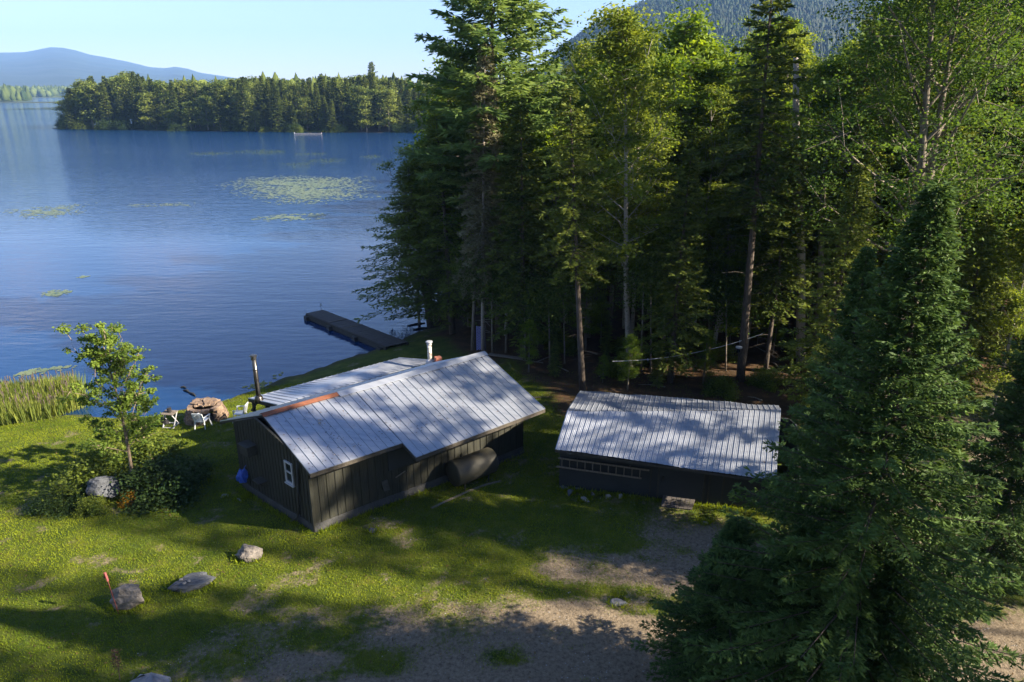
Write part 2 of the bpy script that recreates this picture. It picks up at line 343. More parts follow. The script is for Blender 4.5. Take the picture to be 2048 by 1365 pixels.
# the wind is up beyond about 100 m
sy = t.nodes.new('ShaderNodeSeparateXYZ'); t.links.new(geo.outputs['Position'], sy.inputs[0])
my = t.nodes.new('ShaderNodeMapRange'); my.inputs[1].default_value = 70; my.inputs[2].default_value = 170; my.inputs[3].default_value = .045; my.inputs[4].default_value = 1; t.links.new(sy.outputs[1], my.inputs[0])
mm = N(t, 'ShaderNodeMath', op='MULTIPLY'); t.links.new(mrr.outputs[0], mm.inputs[0]); t.links.new(my.outputs[0], mm.inputs[1])
sm = N(t, 'ShaderNodeMath', op='ADD'); t.links.new(n1.outputs[0], sm.inputs[0]); t.links.new(n3.outputs[0], sm.inputs[1])
b = t.nodes.new('ShaderNodeBump'); b.inputs['Distance'].default_value = .7; t.links.new(mm.outputs[0], b.inputs['Strength']); t.links.new(sm.outputs[0], b.inputs['Height']); t.links.new(b.outputs[0], p.inputs['Normal'])
wb = MB(); wb.face([(-9000,-200,WL), (3000,-200,WL), (3000,6000,WL), (-9000,6000,WL)])
tag(wb.build('water', m), kind='structure')

def V3(a): return Vector((float(a[0]), float(a[1]), float(a[2])))
# ------------------------------------------------------------------ leaves and trees
def unit(a): return a/(np.linalg.norm(a, axis=-1, keepdims=True)+1e-9)
def leafmesh(name, C, D, Nn, Ln, Wd, tone, mat_):
    n = len(C); D = unit(D); S = unit(np.cross(Nn, D)); Ln = np.broadcast_to(Ln, n)[:, None]; Wd = np.broadcast_to(Wd, n)[:, None]
    V = np.stack([C, C+D*Ln*.5+S*Wd*.5, C+D*Ln, C+D*Ln*.5-S*Wd*.5], 1).reshape(-1, 3)
    return npmesh(name, V, np.arange(4*n).reshape(n, 4), mat_, tone=np.repeat(tone, 4))
def conifer(name, seed, H=15, Rr=2.6, base=.15, nb=170, nt=12, k=3, leafL=.2, leafW=.07, droop=.25, top_el=35, low_el=-12, prof=.85, tr=.16, leaf='spruce', bark='bark', twig=.55, lump=.35, nseg=7, sparse=0, dead=True):
    rs = np.random.RandomState(seed); wood = MB()
    lean = rs.uniform(-.015, .015, 2)*H
    ax = lambda h: np.array([lean[0]*(h/H)**2, lean[1]*(h/H)**2, h])
    wood.tube([ax(h) for h in np.linspace(-.3, H*.985, 9)], [tr*(1-.93*q)+.008 for q in np.linspace(0, 1, 9)], nseg)
    Cs, Ds, Ns, Ts, Ls = [], [], [], [], []
    lob = rs.rand(12)
    for i in range(nb):
        q = (i+rs.rand())/nb; tt = q**.92; h = H*(base+(1-base)*tt)
        az = i*2.39996+rs.uniform(-.3, .3)
        lump_ = 1-lump*lob[int((az % (2*math.pi))/(2*math.pi)*6) + 6*(int(tt*5) % 2)]*rs.rand()
        Lb = Rr*((1-tt)**prof)*min(1, .45+tt*3)*rs.uniform(.72, 1.08)*lump_+.12
        if rs.rand() < sparse: continue
        el = R(low_el+(top_el-low_el)*tt**1.4+rs.uniform(-7, 7))
        out = np.array([math.cos(az), math.sin(az), 0]); side = np.array([-math.sin(az), math.cos(az), 0])
        s = np.linspace(0, 1, 5)
        def pos(s): s = np.asarray(s)[..., None]; return ax(h)+out*(s*Lb*math.cos(el))+np.array([0,0,1])*(s*Lb*math.sin(el)-droop*Lb*s**2*(1-.55*s)*1.4)
        pp = pos(s)
        if Lb > .5: wood.tube(pp, [max(.006, tr*.16*(1-.85*q2)*(Lb/Rr+.3)) for q2 in s], 3, False)
        ntw = max(3, int(nt*Lb/Rr+2))
        ss = np.repeat(np.linspace(.14, 1, ntw)+rs.uniform(-.03, .03, ntw), 2); sgn = np.tile([1, -1], ntw)
        bp_ = pos(ss); tl = twig*Rr*.42*(1-.72*ss)*rs.uniform(.6, 1.15, len(ss))*(Lb/Rr*.6+.4)
        td = unit(out*.75+side*sgn[:, None]*.9+np.stack([rs.uniform(-.2,.2,len(ss)), rs.uniform(-.2,.2,len(ss)), rs.uniform(-.28,.12,len(ss))], 1))
        kk = np.linspace(.1, .95, k)
        C = bp_[:, None]+td[:, None]*(tl[:, None]*kk)[..., None]; C[..., 2] -= (tl[:, None]*kk**2)*.22
        n = C.shape[0]*k; C = C.reshape(-1, 3); Dd = np.repeat(td, k, 0)+rs.normal(0, .45, (n, 3))*np.array([1, 1, .7])
        Cs.append(C); Ds.append(Dd); Ns.append(np.array([0, 0, 1])+rs.normal(0, .55, (n, 3)))
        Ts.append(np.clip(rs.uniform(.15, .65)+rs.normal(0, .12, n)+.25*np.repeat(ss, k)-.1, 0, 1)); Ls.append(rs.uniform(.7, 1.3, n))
    if dead:
        for i in range(int(H*1.6)):
            h = rs.uniform(.06, base+.12)*H; az = rs.uniform(0, 6.28); l = rs.uniform(.4, 1.3)*Rr*.45
            a = ax(h); e = a+np.array([math.cos(az)*l, math.sin(az)*l, rs.uniform(-.3,.15)*l]); wood.tube([a, (a+e)/2+np.array([0,0,.06*l]), e], [.02, .012, .005], 3, False)
    C = np.concatenate(Cs); ls = np.concatenate(Ls)
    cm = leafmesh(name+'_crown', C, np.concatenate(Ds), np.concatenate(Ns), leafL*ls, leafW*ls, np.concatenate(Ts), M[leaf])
    wm = bpy.data.meshes.new(name+'_trunk'); wm.from_pydata(wood.v, [], wood.f); wm.materials.append(M[bark]); wm.polygons.foreach_set('use_smooth', np.ones(len(wm.polygons), dtype=bool))
    return dict(H=H, crown=cm, trunk=wm, kind='conifer')
def broadleaf(name, seed, H=15, Rr=3.2, base=.3, limbs=18, sub=6, per=34, leafL=.19, leafW=.14, tr=.17, leaf='maple', bark='maplebark', spread=.40, up_=.75, curve=.3, forks=1):
    rs = np.random.RandomState(seed); wood = MB(); Cs, Ns, Ds, Ts, Ls = [], [], [], [], []
    cx = rs.uniform(-1, 1, 2)*curve; ph = rs.uniform(0, 6)
    def ax(h, f=0): q = h/H; return np.array([cx[0]*math.sin(q*3+ph)*q*1.4+f*math.cos(ph)*max(0, q-.3)*2.2, cx[1]*math.sin(q*2.3+ph)*q*1.4+f*math.sin(ph)*max(0, q-.3)*2.2, h])
    for f in (range(forks) if forks > 1 else [0]):
        off = (f-(forks-1)/2)*.9*Rr*.35 if forks > 1 else 0
        hs = np.linspace(-.3, H*.97*(1-.06*f), 11)
        wood.tube([ax(h, off) for h in hs], [tr*(1-.92*q)+.01 for q in np.linspace(0, 1, 11)], 8)
        for i in range(limbs):
            q = (i+rs.rand())/limbs; h = H*(base+(.97-base)*q); az = i*2.4+rs.uniform(-.5, .5)+f*1.3
            prof = math.sin(math.pi*min(1, .18+.82*q)**1.1)**.7 if q < .95 else .3
            Lb = Rr*(.25+.8*prof)*rs.uniform(.55, 1.15); el = R(25+40*q+rs.uniform(-12, 12))*up_/.75
            o = np.array([math.cos(az)*math.cos(el), math.sin(az)*math.cos(el), math.sin(el)])
            a0 = ax(h*.93, off); pts = [a0+o*Lb*s+np.array([0, 0, .12*Lb*s*s])+rs.normal(0, .05*Lb, 3)*s for s in (0, .35, .7, 1)]
            wood.tube(pts, [tr*.34*(1-q*.6), tr*.22*(1-q*.6), tr*.12, .008], 4, False)
            for j in range(sub):
                s = rs.uniform(.3, 1); p0 = pts[0]+(pts[3]-pts[0])*s+np.array([0, 0, .12*Lb*s*s]); dd = unit(o*.5+rs.normal(0, .6, 3)); l2 = Lb*rs.uniform(.15, .42)
                p1 = p0+dd*l2; wood.tube([p0, p1], [.018, .005], 3, False)
                n = int(per*rs.uniform(.5, 1.4)); tone = rs.uniform(.1, .8)
                c = p1+rs.normal(0, 1, (n, 3))*np.array([spread, spread, spread*.42])*rs.uniform(.5, 1.1)*Rr/3.2-dd*l2*.3*rs.rand(n, 1)
                Cs.append(c); Ds.append(rs.normal(0, 1, (n, 3))*np.array([1, 1, .5])+np.array([0, 0, -.25])); Ns.append(np.array([0, 0, 1.])+rs.normal(0, .6, (n, 3)))
                Ts.append(np.clip(tone+rs.normal(0, .13, n), 0, 1)); Ls.append(rs.uniform(.6, 1.3, n))
    ls = np.concatenate(Ls)
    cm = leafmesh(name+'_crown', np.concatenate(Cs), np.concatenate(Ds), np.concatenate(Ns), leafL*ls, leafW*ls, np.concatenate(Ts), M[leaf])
    wm = bpy.data.meshes.new(name+'_trunk'); wm.from_pydata(wood.v, [], wood.f); wm.materials.append(M[bark]); wm.polygons.foreach_set('use_smooth', np.ones(len(wm.polygons), dtype=bool))
    return dict(H=H, crown=cm, trunk=wm, kind='broadleaf')
def plant(P, name, x, y, label, cat='tree', group=None, top=None, h=None, wide=1, rz=None, z=None, tilt=(0, 0)):
    z = gz(x, y) if z is None else z
    hh = h if h is not None else top-z
    r = empty(name, (x, y, z), label, cat, group, rz if rz is not None else random.uniform(0, 6.28))
    s = hh/P['H']; r.scale = (s*wide, s*wide, s); r.rotation_euler[0] = tilt[0]; r.rotation_euler[1] = tilt[1]
    add('trunk', P['trunk'], r); add('crown', P['crown'], r); return r
def at_base(P, name, px, py, pytop, label, ptx=None, **k):
    g = G(px, py); tp = V3(upY(ptx if ptx is not None else px, pytop, g.y))
    if ptx is None: tp.x = g.x
    d = tp-g; rz = k.pop('rz', 0); o = plant(P, name, g.x, g.y, label, h=d.length, rz=0, **k)
    o.rotation_euler = (d.to_track_quat('Z', 'Y').to_matrix() @ Matrix.Rotation(rz, 3, 'Z')).to_euler(); return o
def at_top(P, name, px, pytop, pybase, label, **k):
    Yd = G(px, pybase).y; q = upY(px, pytop, Yd); return plant(P, name, q[0], Yd, label, top=q[2], **k)
def at_depth(P, name, px, pytop, Yd, label, **k):
    q = upY(px, pytop, Yd); return plant(P, name, q[0], Yd, label, top=q[2], **k)
random.seed(11)
exec_ = None
# prototypes
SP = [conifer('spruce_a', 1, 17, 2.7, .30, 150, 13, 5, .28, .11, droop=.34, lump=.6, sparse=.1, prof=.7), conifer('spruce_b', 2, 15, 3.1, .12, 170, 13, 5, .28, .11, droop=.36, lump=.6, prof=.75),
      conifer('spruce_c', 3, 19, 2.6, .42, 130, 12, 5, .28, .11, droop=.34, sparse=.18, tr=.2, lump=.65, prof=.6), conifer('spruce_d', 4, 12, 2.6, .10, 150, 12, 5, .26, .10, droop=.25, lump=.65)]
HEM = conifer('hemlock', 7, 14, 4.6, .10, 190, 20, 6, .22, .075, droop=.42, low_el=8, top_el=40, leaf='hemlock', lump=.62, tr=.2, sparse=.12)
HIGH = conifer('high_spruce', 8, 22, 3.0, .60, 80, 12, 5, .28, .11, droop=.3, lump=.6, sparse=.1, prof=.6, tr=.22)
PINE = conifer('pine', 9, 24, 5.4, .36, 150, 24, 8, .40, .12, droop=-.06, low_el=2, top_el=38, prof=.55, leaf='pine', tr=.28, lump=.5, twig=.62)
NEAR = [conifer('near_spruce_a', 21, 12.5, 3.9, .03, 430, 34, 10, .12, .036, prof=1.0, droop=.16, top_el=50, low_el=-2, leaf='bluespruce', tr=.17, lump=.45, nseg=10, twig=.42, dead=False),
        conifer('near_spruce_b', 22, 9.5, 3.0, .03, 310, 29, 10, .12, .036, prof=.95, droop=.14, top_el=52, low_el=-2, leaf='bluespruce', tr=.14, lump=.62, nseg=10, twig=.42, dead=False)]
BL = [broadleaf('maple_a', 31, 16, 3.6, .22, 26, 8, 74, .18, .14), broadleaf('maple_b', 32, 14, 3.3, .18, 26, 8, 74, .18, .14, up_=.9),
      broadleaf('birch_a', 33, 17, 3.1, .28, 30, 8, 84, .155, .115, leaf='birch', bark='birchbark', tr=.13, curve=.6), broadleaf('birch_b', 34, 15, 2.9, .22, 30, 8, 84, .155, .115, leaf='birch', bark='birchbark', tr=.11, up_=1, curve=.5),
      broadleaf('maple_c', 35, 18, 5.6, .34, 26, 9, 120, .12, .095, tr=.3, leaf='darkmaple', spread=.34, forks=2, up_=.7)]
LICH = conifer('lichen_tree', 41, 17, 2.2, .22, 190, 12, 6, .26, .09, droop=.6, leaf='lichen', bark='birchbark', tr=.13, sparse=.08, lump=.6)
# ------------------------------------------------------------------ cabin
def V3(a): return Vector((float(a[0]), float(a[1]), float(a[2])))
def ray_plane(px, py, a, b, c):
    n = (b-a).cross(c-a); d = V3(up(px, py, 0))-Vector((0, 0, CH)); return Vector((0,0,CH))+d*((a-Vector((0,0,CH))).dot(n)/d.dot(n))
R0, R1, E0 = V3(up(525,830,3.25)), V3(up(968,706,3.25)), V3(up(620,948,2.4))
E1a, E2a, E1 = [ray_plane(x, y, R0, R1, E0) for x, y in ((805,886),(833,915),(1090,818))]
L0 = V3(up(440,843,1.8)); L1 = L0+(R1-R0)
cabin = empty('cabin', (*A0[:2], 0) if False else (0,0,0), 'dark board cabin with pale ribbed metal gable roof and a rusty ridge end', 'cabin')
def lp(a, b, t): return a+(b-a)*t
def roof_panel(mb, tops, bots, nrib, n_up, ribw=.022, ribh=.026, th=.02, t0=0, t1=1):
    a0, a1, b0, b1 = tops[0], tops[1], bots[0], bots[1]; dn = n_up*th
    mb.hexa([p-dn for p in (b0, b1, a1, a0)], [b0, b1, a1, a0])
    for i in range(nrib+1):
        t = i/nrib; p, q = lp(a0, a1, t), lp(b0, b1, t); d = (q-p).normalized(); s = d.cross(n_up).normalized()*ribw/2; h = n_up*ribh
        mb.hexa([p-s*1.3+n_up*.001, p+s*1.3+n_up*.001, q+s*1.3+n_up*.001, q-s*1.3+n_up*.001], [p-s*.6+h, p+s*.6+h, q+s*.6+h, q-s*.6+h])
nR = (R1-R0).cross(R0-E0).normalized();  nR = nR if nR.z > 0 else -nR
nL = (R1-R0).cross(L0-R0).normalized();  nL = nL if nL.z > 0 else -nL
# right slope: short eave up to the notch, longer from there on
def line_x(p, q, a, b):                 # point of line pq nearest line ab
    u_, v_, w_ = q-p, b-a, p-a; A_, B_, C_ = u_.dot(u_), u_.dot(v_), v_.dot(v_); D_, E_ = u_.dot(w_), v_.dot(w_)
    return p+u_*((B_*E_-C_*D_)/(A_*C_-B_*B_))
E1s = line_x(E0, E1a, R1, E1); tn = (E1a-E0).length/(E1s-E0).length
Rn = lp(R0, R1, tn); E2b = line_x(E1, E2a, Rn, E1a)
mb = MB(); roof_panel(mb, (R0, Rn), (E0, E1a), 12, nR)
roof_panel(mb, (Rn, R1), (E2b, E1), 20, nR)
roof = mb.build('roof', M['roof'], cabin); roof['label'] = 'long sunlit slope of ribbed pale metal, stepped at the eave'
mb = MB(); roof_panel(mb, (R0, R1), (L0, L1), 34, nL); lr = mb.build('roof', M['roof'], cabin); lr['label'] = 'rear slope of ribbed metal towards the lake'
# ridge cap: rusty near end, grey for the rest
def cap(a, b, w_, h_, mat_, name):
    mb = MB(); dR = (E0-R0).normalized()*w_; dL = (L0-R0).normalized()*w_; z = Vector((0, 0, h_))
    for d, n_ in ((dR, nR), (dL, nL)):
        mb.hexa([a+n_*.032, b+n_*.032, b+d+n_*.032, a+d+n_*.032], [a+z+n_*.036, b+z+n_*.036, b+d+n_*.046, a+d+n_*.046])
    return mb.build(name, mat_, cabin)
tr_ = .29; M['rust'] = M['rust']
rc = cap(R0-(R1-R0)*.004, lp(R0, R1, tr_), .18, .04, M['rust'], 'ridge_cap'); rc['label'] = 'rusty orange ridge flashing'
cap(lp(R0, R1, tr_+.001), R1+(R1-R0)*.003, .26, .05, M['roof'], 'ridge_cap')
# fascia boards
dz = Vector((0,0,-.09)); MB().bar(E0+dz, E1a+dz, .03, .13).build('fascia', M['trim'], cabin); mb = MB(); mb.bar(E2b+dz, E1+dz, .03, .13)
mb.build('fascia', M['trim'], cabin)
for a_, b_ in ((R0+dz*.6, E0+dz*.6), (R0+dz*.6, L0+dz*.6), (R1+dz*.6, E1+dz*.6), (L0+dz, L1+dz), (E2b+dz, E1a+dz)): MB().bar(a_, b_, .03, .08).build('fascia', M['darktrim'], cabin)
# walls
gA, gB, gC = G(630,1065), G(487,975), G(1045,906)
def on_roof(x, y, right=True):          # roof height above a ground point
    a, n = (R0, nR if right else nL); return a.z-((x-a.x)*n.x+(y-a.y)*n.y)/n.z
gA.z = gz(gA.x, gA.y); WD = Vector((gC.x+gB.x-gA.x, gC.y+gB.y-gA.y, 0))
rd = (R1-R0); rd.z = 0; rd.normalize()
def ridge_on(p, q):                     # where wall p-q crosses under the ridge
    pp = Vector((p.x, p.y, 0)); qq = Vector((q.x, q.y, 0)); r0 = Vector((R0.x, R0.y, 0)); return line_x(pp, qq, r0, r0+rd)
def wall_quad(mb, p, q, zt0, zt1, zb0, zb1, n_, th=.08):
    a, b = Vector((p.x, p.y, zb0)), Vector((q.x, q.y, zb1)); c, d = Vector((q.x, q.y, zt1)), Vector((p.x, p.y, zt0)); s = n_*th
    mb.hexa([a, b, b-s, a-s], [d, c, c-s, d-s])
def outward(p, q, cen):
    d = Vector((q.x-p.x, q.y-p.y, 0)).normalized(); n_ = Vector((d.y, -d.x, 0)); 
    return n_ if n_.dot(Vector((p.x-cen.x, p.y-cen.y, 0))) > 0 else -n_
cen = (gA+gC+gB+WD)/4
def long_wall(p, q, right, battens, name, cut=None, bottom=-.5):
    n_ = outward(p, q, cen); mb = MB(); segs = 1; base = .35
    zt = lambda w_: on_roof(w_.x, w_.y, right)-.035
    zb0 = gz(p.x, p.y)-.3; zb1 = gz(q.x, q.y)-.3
    wall_quad(mb, p, q, zt(p), zt(q), zb0, zb1, n_)
    L_ = (q-p).length; k = int(L_/battens)
    for i in range(k+1):
        c = lp(p, q, i/k) ; zg = gz(c.x, c.y)+.12; zz = zt(c)-.02
        mb.box((c.x+n_.x*.012, c.y+n_.y*.012, (zg+zz)/2), (.045, .022, zz-zg), rz=math.atan2((q-p).y, (q-p).x))
    return mb.build(name, M['boards'], cabin), n_
w1, nr_ = long_wall(gA, gC, True, .3, 'wall'); w1['label'] = 'long side wall of dark boards with sun patches'
long_wall(gB, WD, False, .4, 'wall')
def gable(p, q, name, battens=.2):
    m_ = ridge_on(p, q); n_ = outward(p, q, cen); mb = MB()
    zt = lambda w_, r_: on_roof(w_.x, w_.y, r_)-.035
    wall_quad(mb, p, m_, zt(p, True), zt(m_, True), gz(p.x, p.y)-.3, gz(m_.x, m_.y)-.3, n_)
    wall_quad(mb, m_, q, zt(m_, False), zt(q, False), gz(m_.x, m_.y)-.3, gz(q.x, q.y)-.3, n_)
    k = int((q-p).length/battens); d = (q-p); d.z = 0; Lm = Vector((m_.x-p.x, m_.y-p.y)).length/d.length
    for i in range(k+1):
        c = lp(p, q, i/k); zg = gz(c.x, c.y)+.3; zz = zt(c, i/k < Lm)-.02
        mb.box((c.x+n_.x*.012, c.y+n_.y*.012, (zg+zz)/2), (.04, .022, zz-zg), rz=math.atan2(d.y, d.x))
    return mb.build(name, M['boards'], cabin), n_
w2, ng = gable(gA, gB, 'wall'); w2['label'] = 'shaded gable end wall with a small white window'
gable(gC, WD, 'wall', .4)
# foundation skirt
mb = MB()
for p, q, n_ in ((gA, gB, ng), (gA, gC, nr_)):
    a = p+n_*.03; b_ = q+n_*.03
    for k in range(8):
        c0, c1 = lp(a, b_, k/8), lp(a, b_, (k+1)/8); wall_quad(mb, c0, c1, gz(c0.x, c0.y)+.30, gz(c1.x, c1.y)+.30, gz(c0.x, c0.y)-.3, gz(c1.x, c1.y)-.3, n_, .05)
mb.build('foundation', M['concrete'], cabin)
gd = (gB-gA); gd.z = 0; gl = gd.length; gd.normalize(); gang = math.atan2(gd.y, gd.x)
def on_gable(px, py):                   # point of the gable wall seen at a pixel
    return ray_plane(px, py, gA, gB, gA+Vector((0, 0, 1)))
def on_side(px, py): return ray_plane(px, py, gA, gC, gA+Vector((0, 0, 1)))
# window
c = on_gable(580, 945); wq = MB(); W_, H_ = .40, .76
Mg = Matrix.Rotation(gang, 3, 'Z')
def gbox(mb, du, dz_, dn, sz): mb.box(c+gd*du+Vector((0,0,dz_))+ng*dn, sz, M=Mg)
for du in (-W_/2, W_/2): gbox(wq, du, 0, .035, (.06, .05, H_+.06))
for dz_ in (-H_/2, H_/2): gbox(wq, 0, dz_, .036, (W_-.06, .05, .06))
gbox(wq, 0, .02, .034, (W_-.06, .045, .05))
wf = wq.build('window', M['white'], cabin); q_ = MB(); gbox(q_, 0, 0, .018, (W_-.05, .02, H_-.05)); q_.build('pane', M['glass'], wf)
q_ = MB(); gbox(q_, 0, -H_/2-.06, .06, (W_+.12, .09, .04)); q_.build('sill', M['white'], wf)
# wall box, shelf, drain pipe
c = on_gable(506, 895); mb = MB(); mb.box(c+ng*.19, (.55, .36, .36), M=Mg); mb.box(c+ng*.20+Vector((0,0,.2)), (.62, .44, .04), M=Mg)
for k in range(4): mb.box(c+ng*.375+Vector((0,0,-.12+.07*k)), (.42, .012, .02), M=Mg)
mb.build('wall_vent_box', M['darktrim'], cabin)
c = on_gable(529, 958); mb = MB(); mb.box(c+ng*.17, (.5, .34, .04), M=Mg); mb.bar(c+ng*.03-Vector((0,0,.25))+gd*.2, c+ng*.3+gd*.2-Vector((0,0,.03)), .03, .03); mb.bar(c+ng*.03-Vector((0,0,.25))-gd*.2, c+ng*.3-gd*.2-Vector((0,0,.03)), .03, .03); mb.build('wall_shelf', M['darktrim'], cabin)
a = on_gable(598, 925)+ng*.07; b_ = on_gable(601, 1025)+ng*.07; gg = G(582, 1046); gg.z += .06
MB().tube([a, b_, b_+Vector((0,0,-.12))+ng*.06, gg], .04, 8).build('downspout', M['darktrim'], cabin, smooth=True)
# corner boards
mb = MB(); mb.box((gA.x, gA.y, 1.25), (.12, .12, 2.1), rz=gang); mb.build('corner_board', M['boards'], cabin)
# side wall openings: covered opening with a pale sill, and an awning strut
c = on_side(800, 915); sd_ = (gC-gA); sd_.z = 0; sd_.normalize(); Ms = Matrix.Rotation(math.atan2(sd_.y, sd_.x), 3, 'Z')
mb = MB(); mb.box(c+nr_*.03, (1.0, .04, .75), M=Ms); sh = mb.build('shutter', M['shedwall'], cabin)
s0 = on_side(768, 968); mb = MB(); mb.hexa([s0+nr_*.03-sd_*.12-Vector((0,0,.15)), s0+nr_*.03+sd_*.12-Vector((0,0,.15)), s0+nr_*.2+sd_*.12-Vector((0,0,.18)), s0+nr_*.2-sd_*.12-Vector((0,0,.18))], [s0+nr_*.03-sd_*.12+Vector((0,0,.14)), s0+nr_*.03+sd_*.12+Vector((0,0,.14)), s0+nr_*.06+sd_*.12+Vector((0,0,.14)), s0+nr_*.06-sd_*.12+Vector((0,0,.14))]); mb.build('dryer_vent', M['darktrim'], cabin)
a, b_ = on_side(788,953)+nr_*.12, on_side(807,940)+nr_*.12; MB().bar(a, b_, .03, .03).build('hanging_strip', M['wood'], cabin)
# lean-to porch roof on the lake side
Q0 = ray_plane(556, 811, R0, R1, L0); Q1 = ray_plane(872, 722, R0, R1, L0)
P0 = V3(up(497, 797, 1.62)); P1 = V3(up(797, 716, 1.62)); 
Q0.z += .02; Q1.z += .02
nP = (Q1-Q0).cross(P0-Q0).normalized(); nP = nP if nP.z > 0 else -nP
mb = MB(); roof_panel(mb, (Q0, Q1), (P0, P1), 27, nP); po = mb.build('porch_roof', M['roof'], cabin); po['label'] = 'low lean-to roof over the lakeside porch'
mb = MB(); mb.bar(P0+dz, P1+dz, .04, .14); mb.bar(P0+dz, Q0+dz, .04, .14)
for t_ in (.015, .34, .67, .985):
    c = lp(P0, P1, t_)+(lp(Q0, Q1, t_)-lp(P0, P1, t_))*.06; zg = gz(c.x, c.y)-.2; mb.box((c.x, c.y, (zg+1.5)/2), (.11, .11, 1.5-zg))
c = lp(P0, Q0, .06); mb.bar(c+Vector((0,0,-.55)), lp(P0, Q0, .3)+dz, .06, .07); mb.build('porch_frame', M['darktrim'], cabin)
# porch back wall in shade
pw0, pw1 = lp(P0, Q0, .55), lp(P1, Q1, .1); mb = MB()
mb.hexa([Vector((pw0.x, pw0.y, gz(pw0.x, pw0.y)-.2)), Vector((pw1.x, pw1.y, gz(pw1.x, pw1.y)-.2)), Vector((pw1.x+.06, pw1.y-.08, -1)), Vector((pw0.x+.06, pw0.y-.08, -1))], [Vector((pw0.x, pw0.y, pw0.z-.05)), Vector((pw1.x, pw1.y, pw1.z-.05)), Vector((pw1.x+.06, pw1.y-.08, pw1.z-.05)), Vector((pw0.x+.06, pw0.y-.08, pw0.z-.05))])
mb.build('porch_wall', M['boards'], cabin)
# pipes
def pipe(name, base_px, top_py, r, mt, capm, label, collar=True):
    b0 = base_px; Y = b0.y; tp = upY(CX+(b0.x)/1*0, top_py, Y)[2]
    st = MB().tube([b0-Vector((0,0,.15)), Vector((b0.x, b0.y, tp-.12))], r, 16).build(name, mt, cabin, smooth=True); st['label'] = label
    mb = MB(); z0 = tp-.20; mb.tube([(b0.x,b0.y,z0), (b0.x,b0.y,z0+.07)], r*1.2, 16); mb.tube([(b0.x,b0.y,z0+.08), (b0.x,b0.y,z0+.12)], r*.8, 12)
    mb.tube([(b0.x,b0.y,z0+.125), (b0.x,b0.y,z0+.17), (b0.x,b0.y,z0+.20)], [r*1.55, r*1.55, r*.9], 16); mb.build('pipe_cap', capm, st, smooth=False)
    for q in (.33, .66): z1 = b0.z+(tp-b0.z)*q; MB().tube([(b0.x,b0.y,z1), (b0.x,b0.y,z1+.05)], r*1.06, 16).build('pipe_band', mt, st)
    mb = MB(); mb.tube([b0-Vector((0,0,.1)), b0+Vector((0,0,.12)), b0+Vector((0,0,.22))], [r*2.3, r*1.7, r*1.05], 14); mb.build('flashing_collar', capm, st, smooth=True)
p0 = ray_plane(518, 800, P0, P1, Q0); pipe('stovepipe', p0, 710, .095, M['steel'], M['steel'], 'tall dark shiny stovepipe at the porch corner')
p1 = ray_plane(860, 727, R0, R1, L0); pipe('stovepipe', p1, 682, .105, M['oldpipe'], M['white'], 'short peeling white pipe with a flat white cap')
c = ray_plane(873, 724, R0, R1, L0); mb = MB(); mb.box(c+Vector((.08,.0,.08)), (.3, .26, .34), rz=.5); mb.build('chimney_stub', M['brick'], cabin)
# rusty stains and debris on the roof
mb = MB()
for (x, y, s_) in ((645,848,.16), (640,842,.1), (708,894,.07), (706,890,.06), (668,911,.05)):
    c = ray_plane(x, y, R0, R1, E0)+nR*.03
    for k in range(6): a = random.uniform(0, 6.3); mb.box(c+Vector((math.cos(a)*s_*.6, math.sin(a)*s_*.6, .01)), (s_*.6, s_*.15, .015), rz=a*2)
tag(mb.build('leaf_litter', M['bark2']), 'small clumps of fallen leaves and twigs on the cabin roof', 'debris', kind='stuff')

# ------------------------------------------------------------------ shed
shed = empty('shed', (0, 0, 0), 'low dark shed under a wavy corrugated metal roof, half behind the spruce', 'shed')
SFL, SRL, SBL = V3(up(1110,898,1.95)), V3(up(1134,822,2.65)), V3(up(1160,781,2.1))
SFR, SRR, SBR = V3(up(1552,962,1.95)), V3(up(1562,819,2.65)), V3(up(1557,812,2.25))
def corrugated(name, a0, a1, b0, b1, nrib, parent, mat_, wav=.016, seed=0):
    prof = [(0,0),(.12,0),(.17,1),(.25,1),(.30,0),(.5,0),(.55,.3),(.6,0),(.78,0),(.83,.3),(.88,0)]
    ts = [(i+q)/nrib for i in range(nrib) for q, _ in prof]+[1]; hs = [h for i in range(nrib) for _, h in prof]+[0]
    n_ = (a1-a0).cross(b0-a0).normalized(); n_ = n_ if n_.z > 0 else -n_; V, F = [], []; ns = 14
    rs = np.random.RandomState(seed); ph = rs.rand(4)*6
    for j in range(ns+1):
        s = j/ns
        for t_, h in zip(ts, hs):
            p = lp(lp(a0, a1, t_), lp(b0, b1, t_), s); wv = wav*(math.sin(t_*9+ph[0]+s*2)+.6*math.sin(t_*21+ph[1]))*(.4+s)*.6+.012*math.sin(s*9+ph[2]+t_*30)
            p = p+n_*(h*.022+wv)+Vector((0,0,-.05*math.sin(math.pi*t_)*(1-s)))
            if j == ns: p = p+(b0-a0).normalized()*(.03*math.sin(math.floor(t_*nrib/4)*3.1))
            V.append(p)
    m_ = len(ts)
    for j in range(ns):
        for i in range(m_-1): F.append([j*m_+i, j*m_+i+1, (j+1)*m_+i+1, (j+1)*m_+i])
    k = len(V); V += [v-n_*.01 for v in V]; F += [[k+i for i in f[::-1]] for f in F[:]]
    return add(name, npmesh(name, V, F, mat_), parent)
o = corrugated('roof', SRL, SRR, SFL, SFR, 40, shed, M['shedroof'], seed=3); o['label'] = 'front slope of wavy corrugated metal'
o = corrugated('roof', SRL+Vector((0,0,.004)), SRR+Vector((0,0,.004)), SBL, SBR, 38, shed, M['shedroof'], seed=5); o['label'] = 'rear slope of corrugated metal in shade'
f0, f1 = G(1118,975), G(1450,1012); fd = (f1-f0); fd.z = 0; fd.normalize(); f1 = f0+fd*8.4
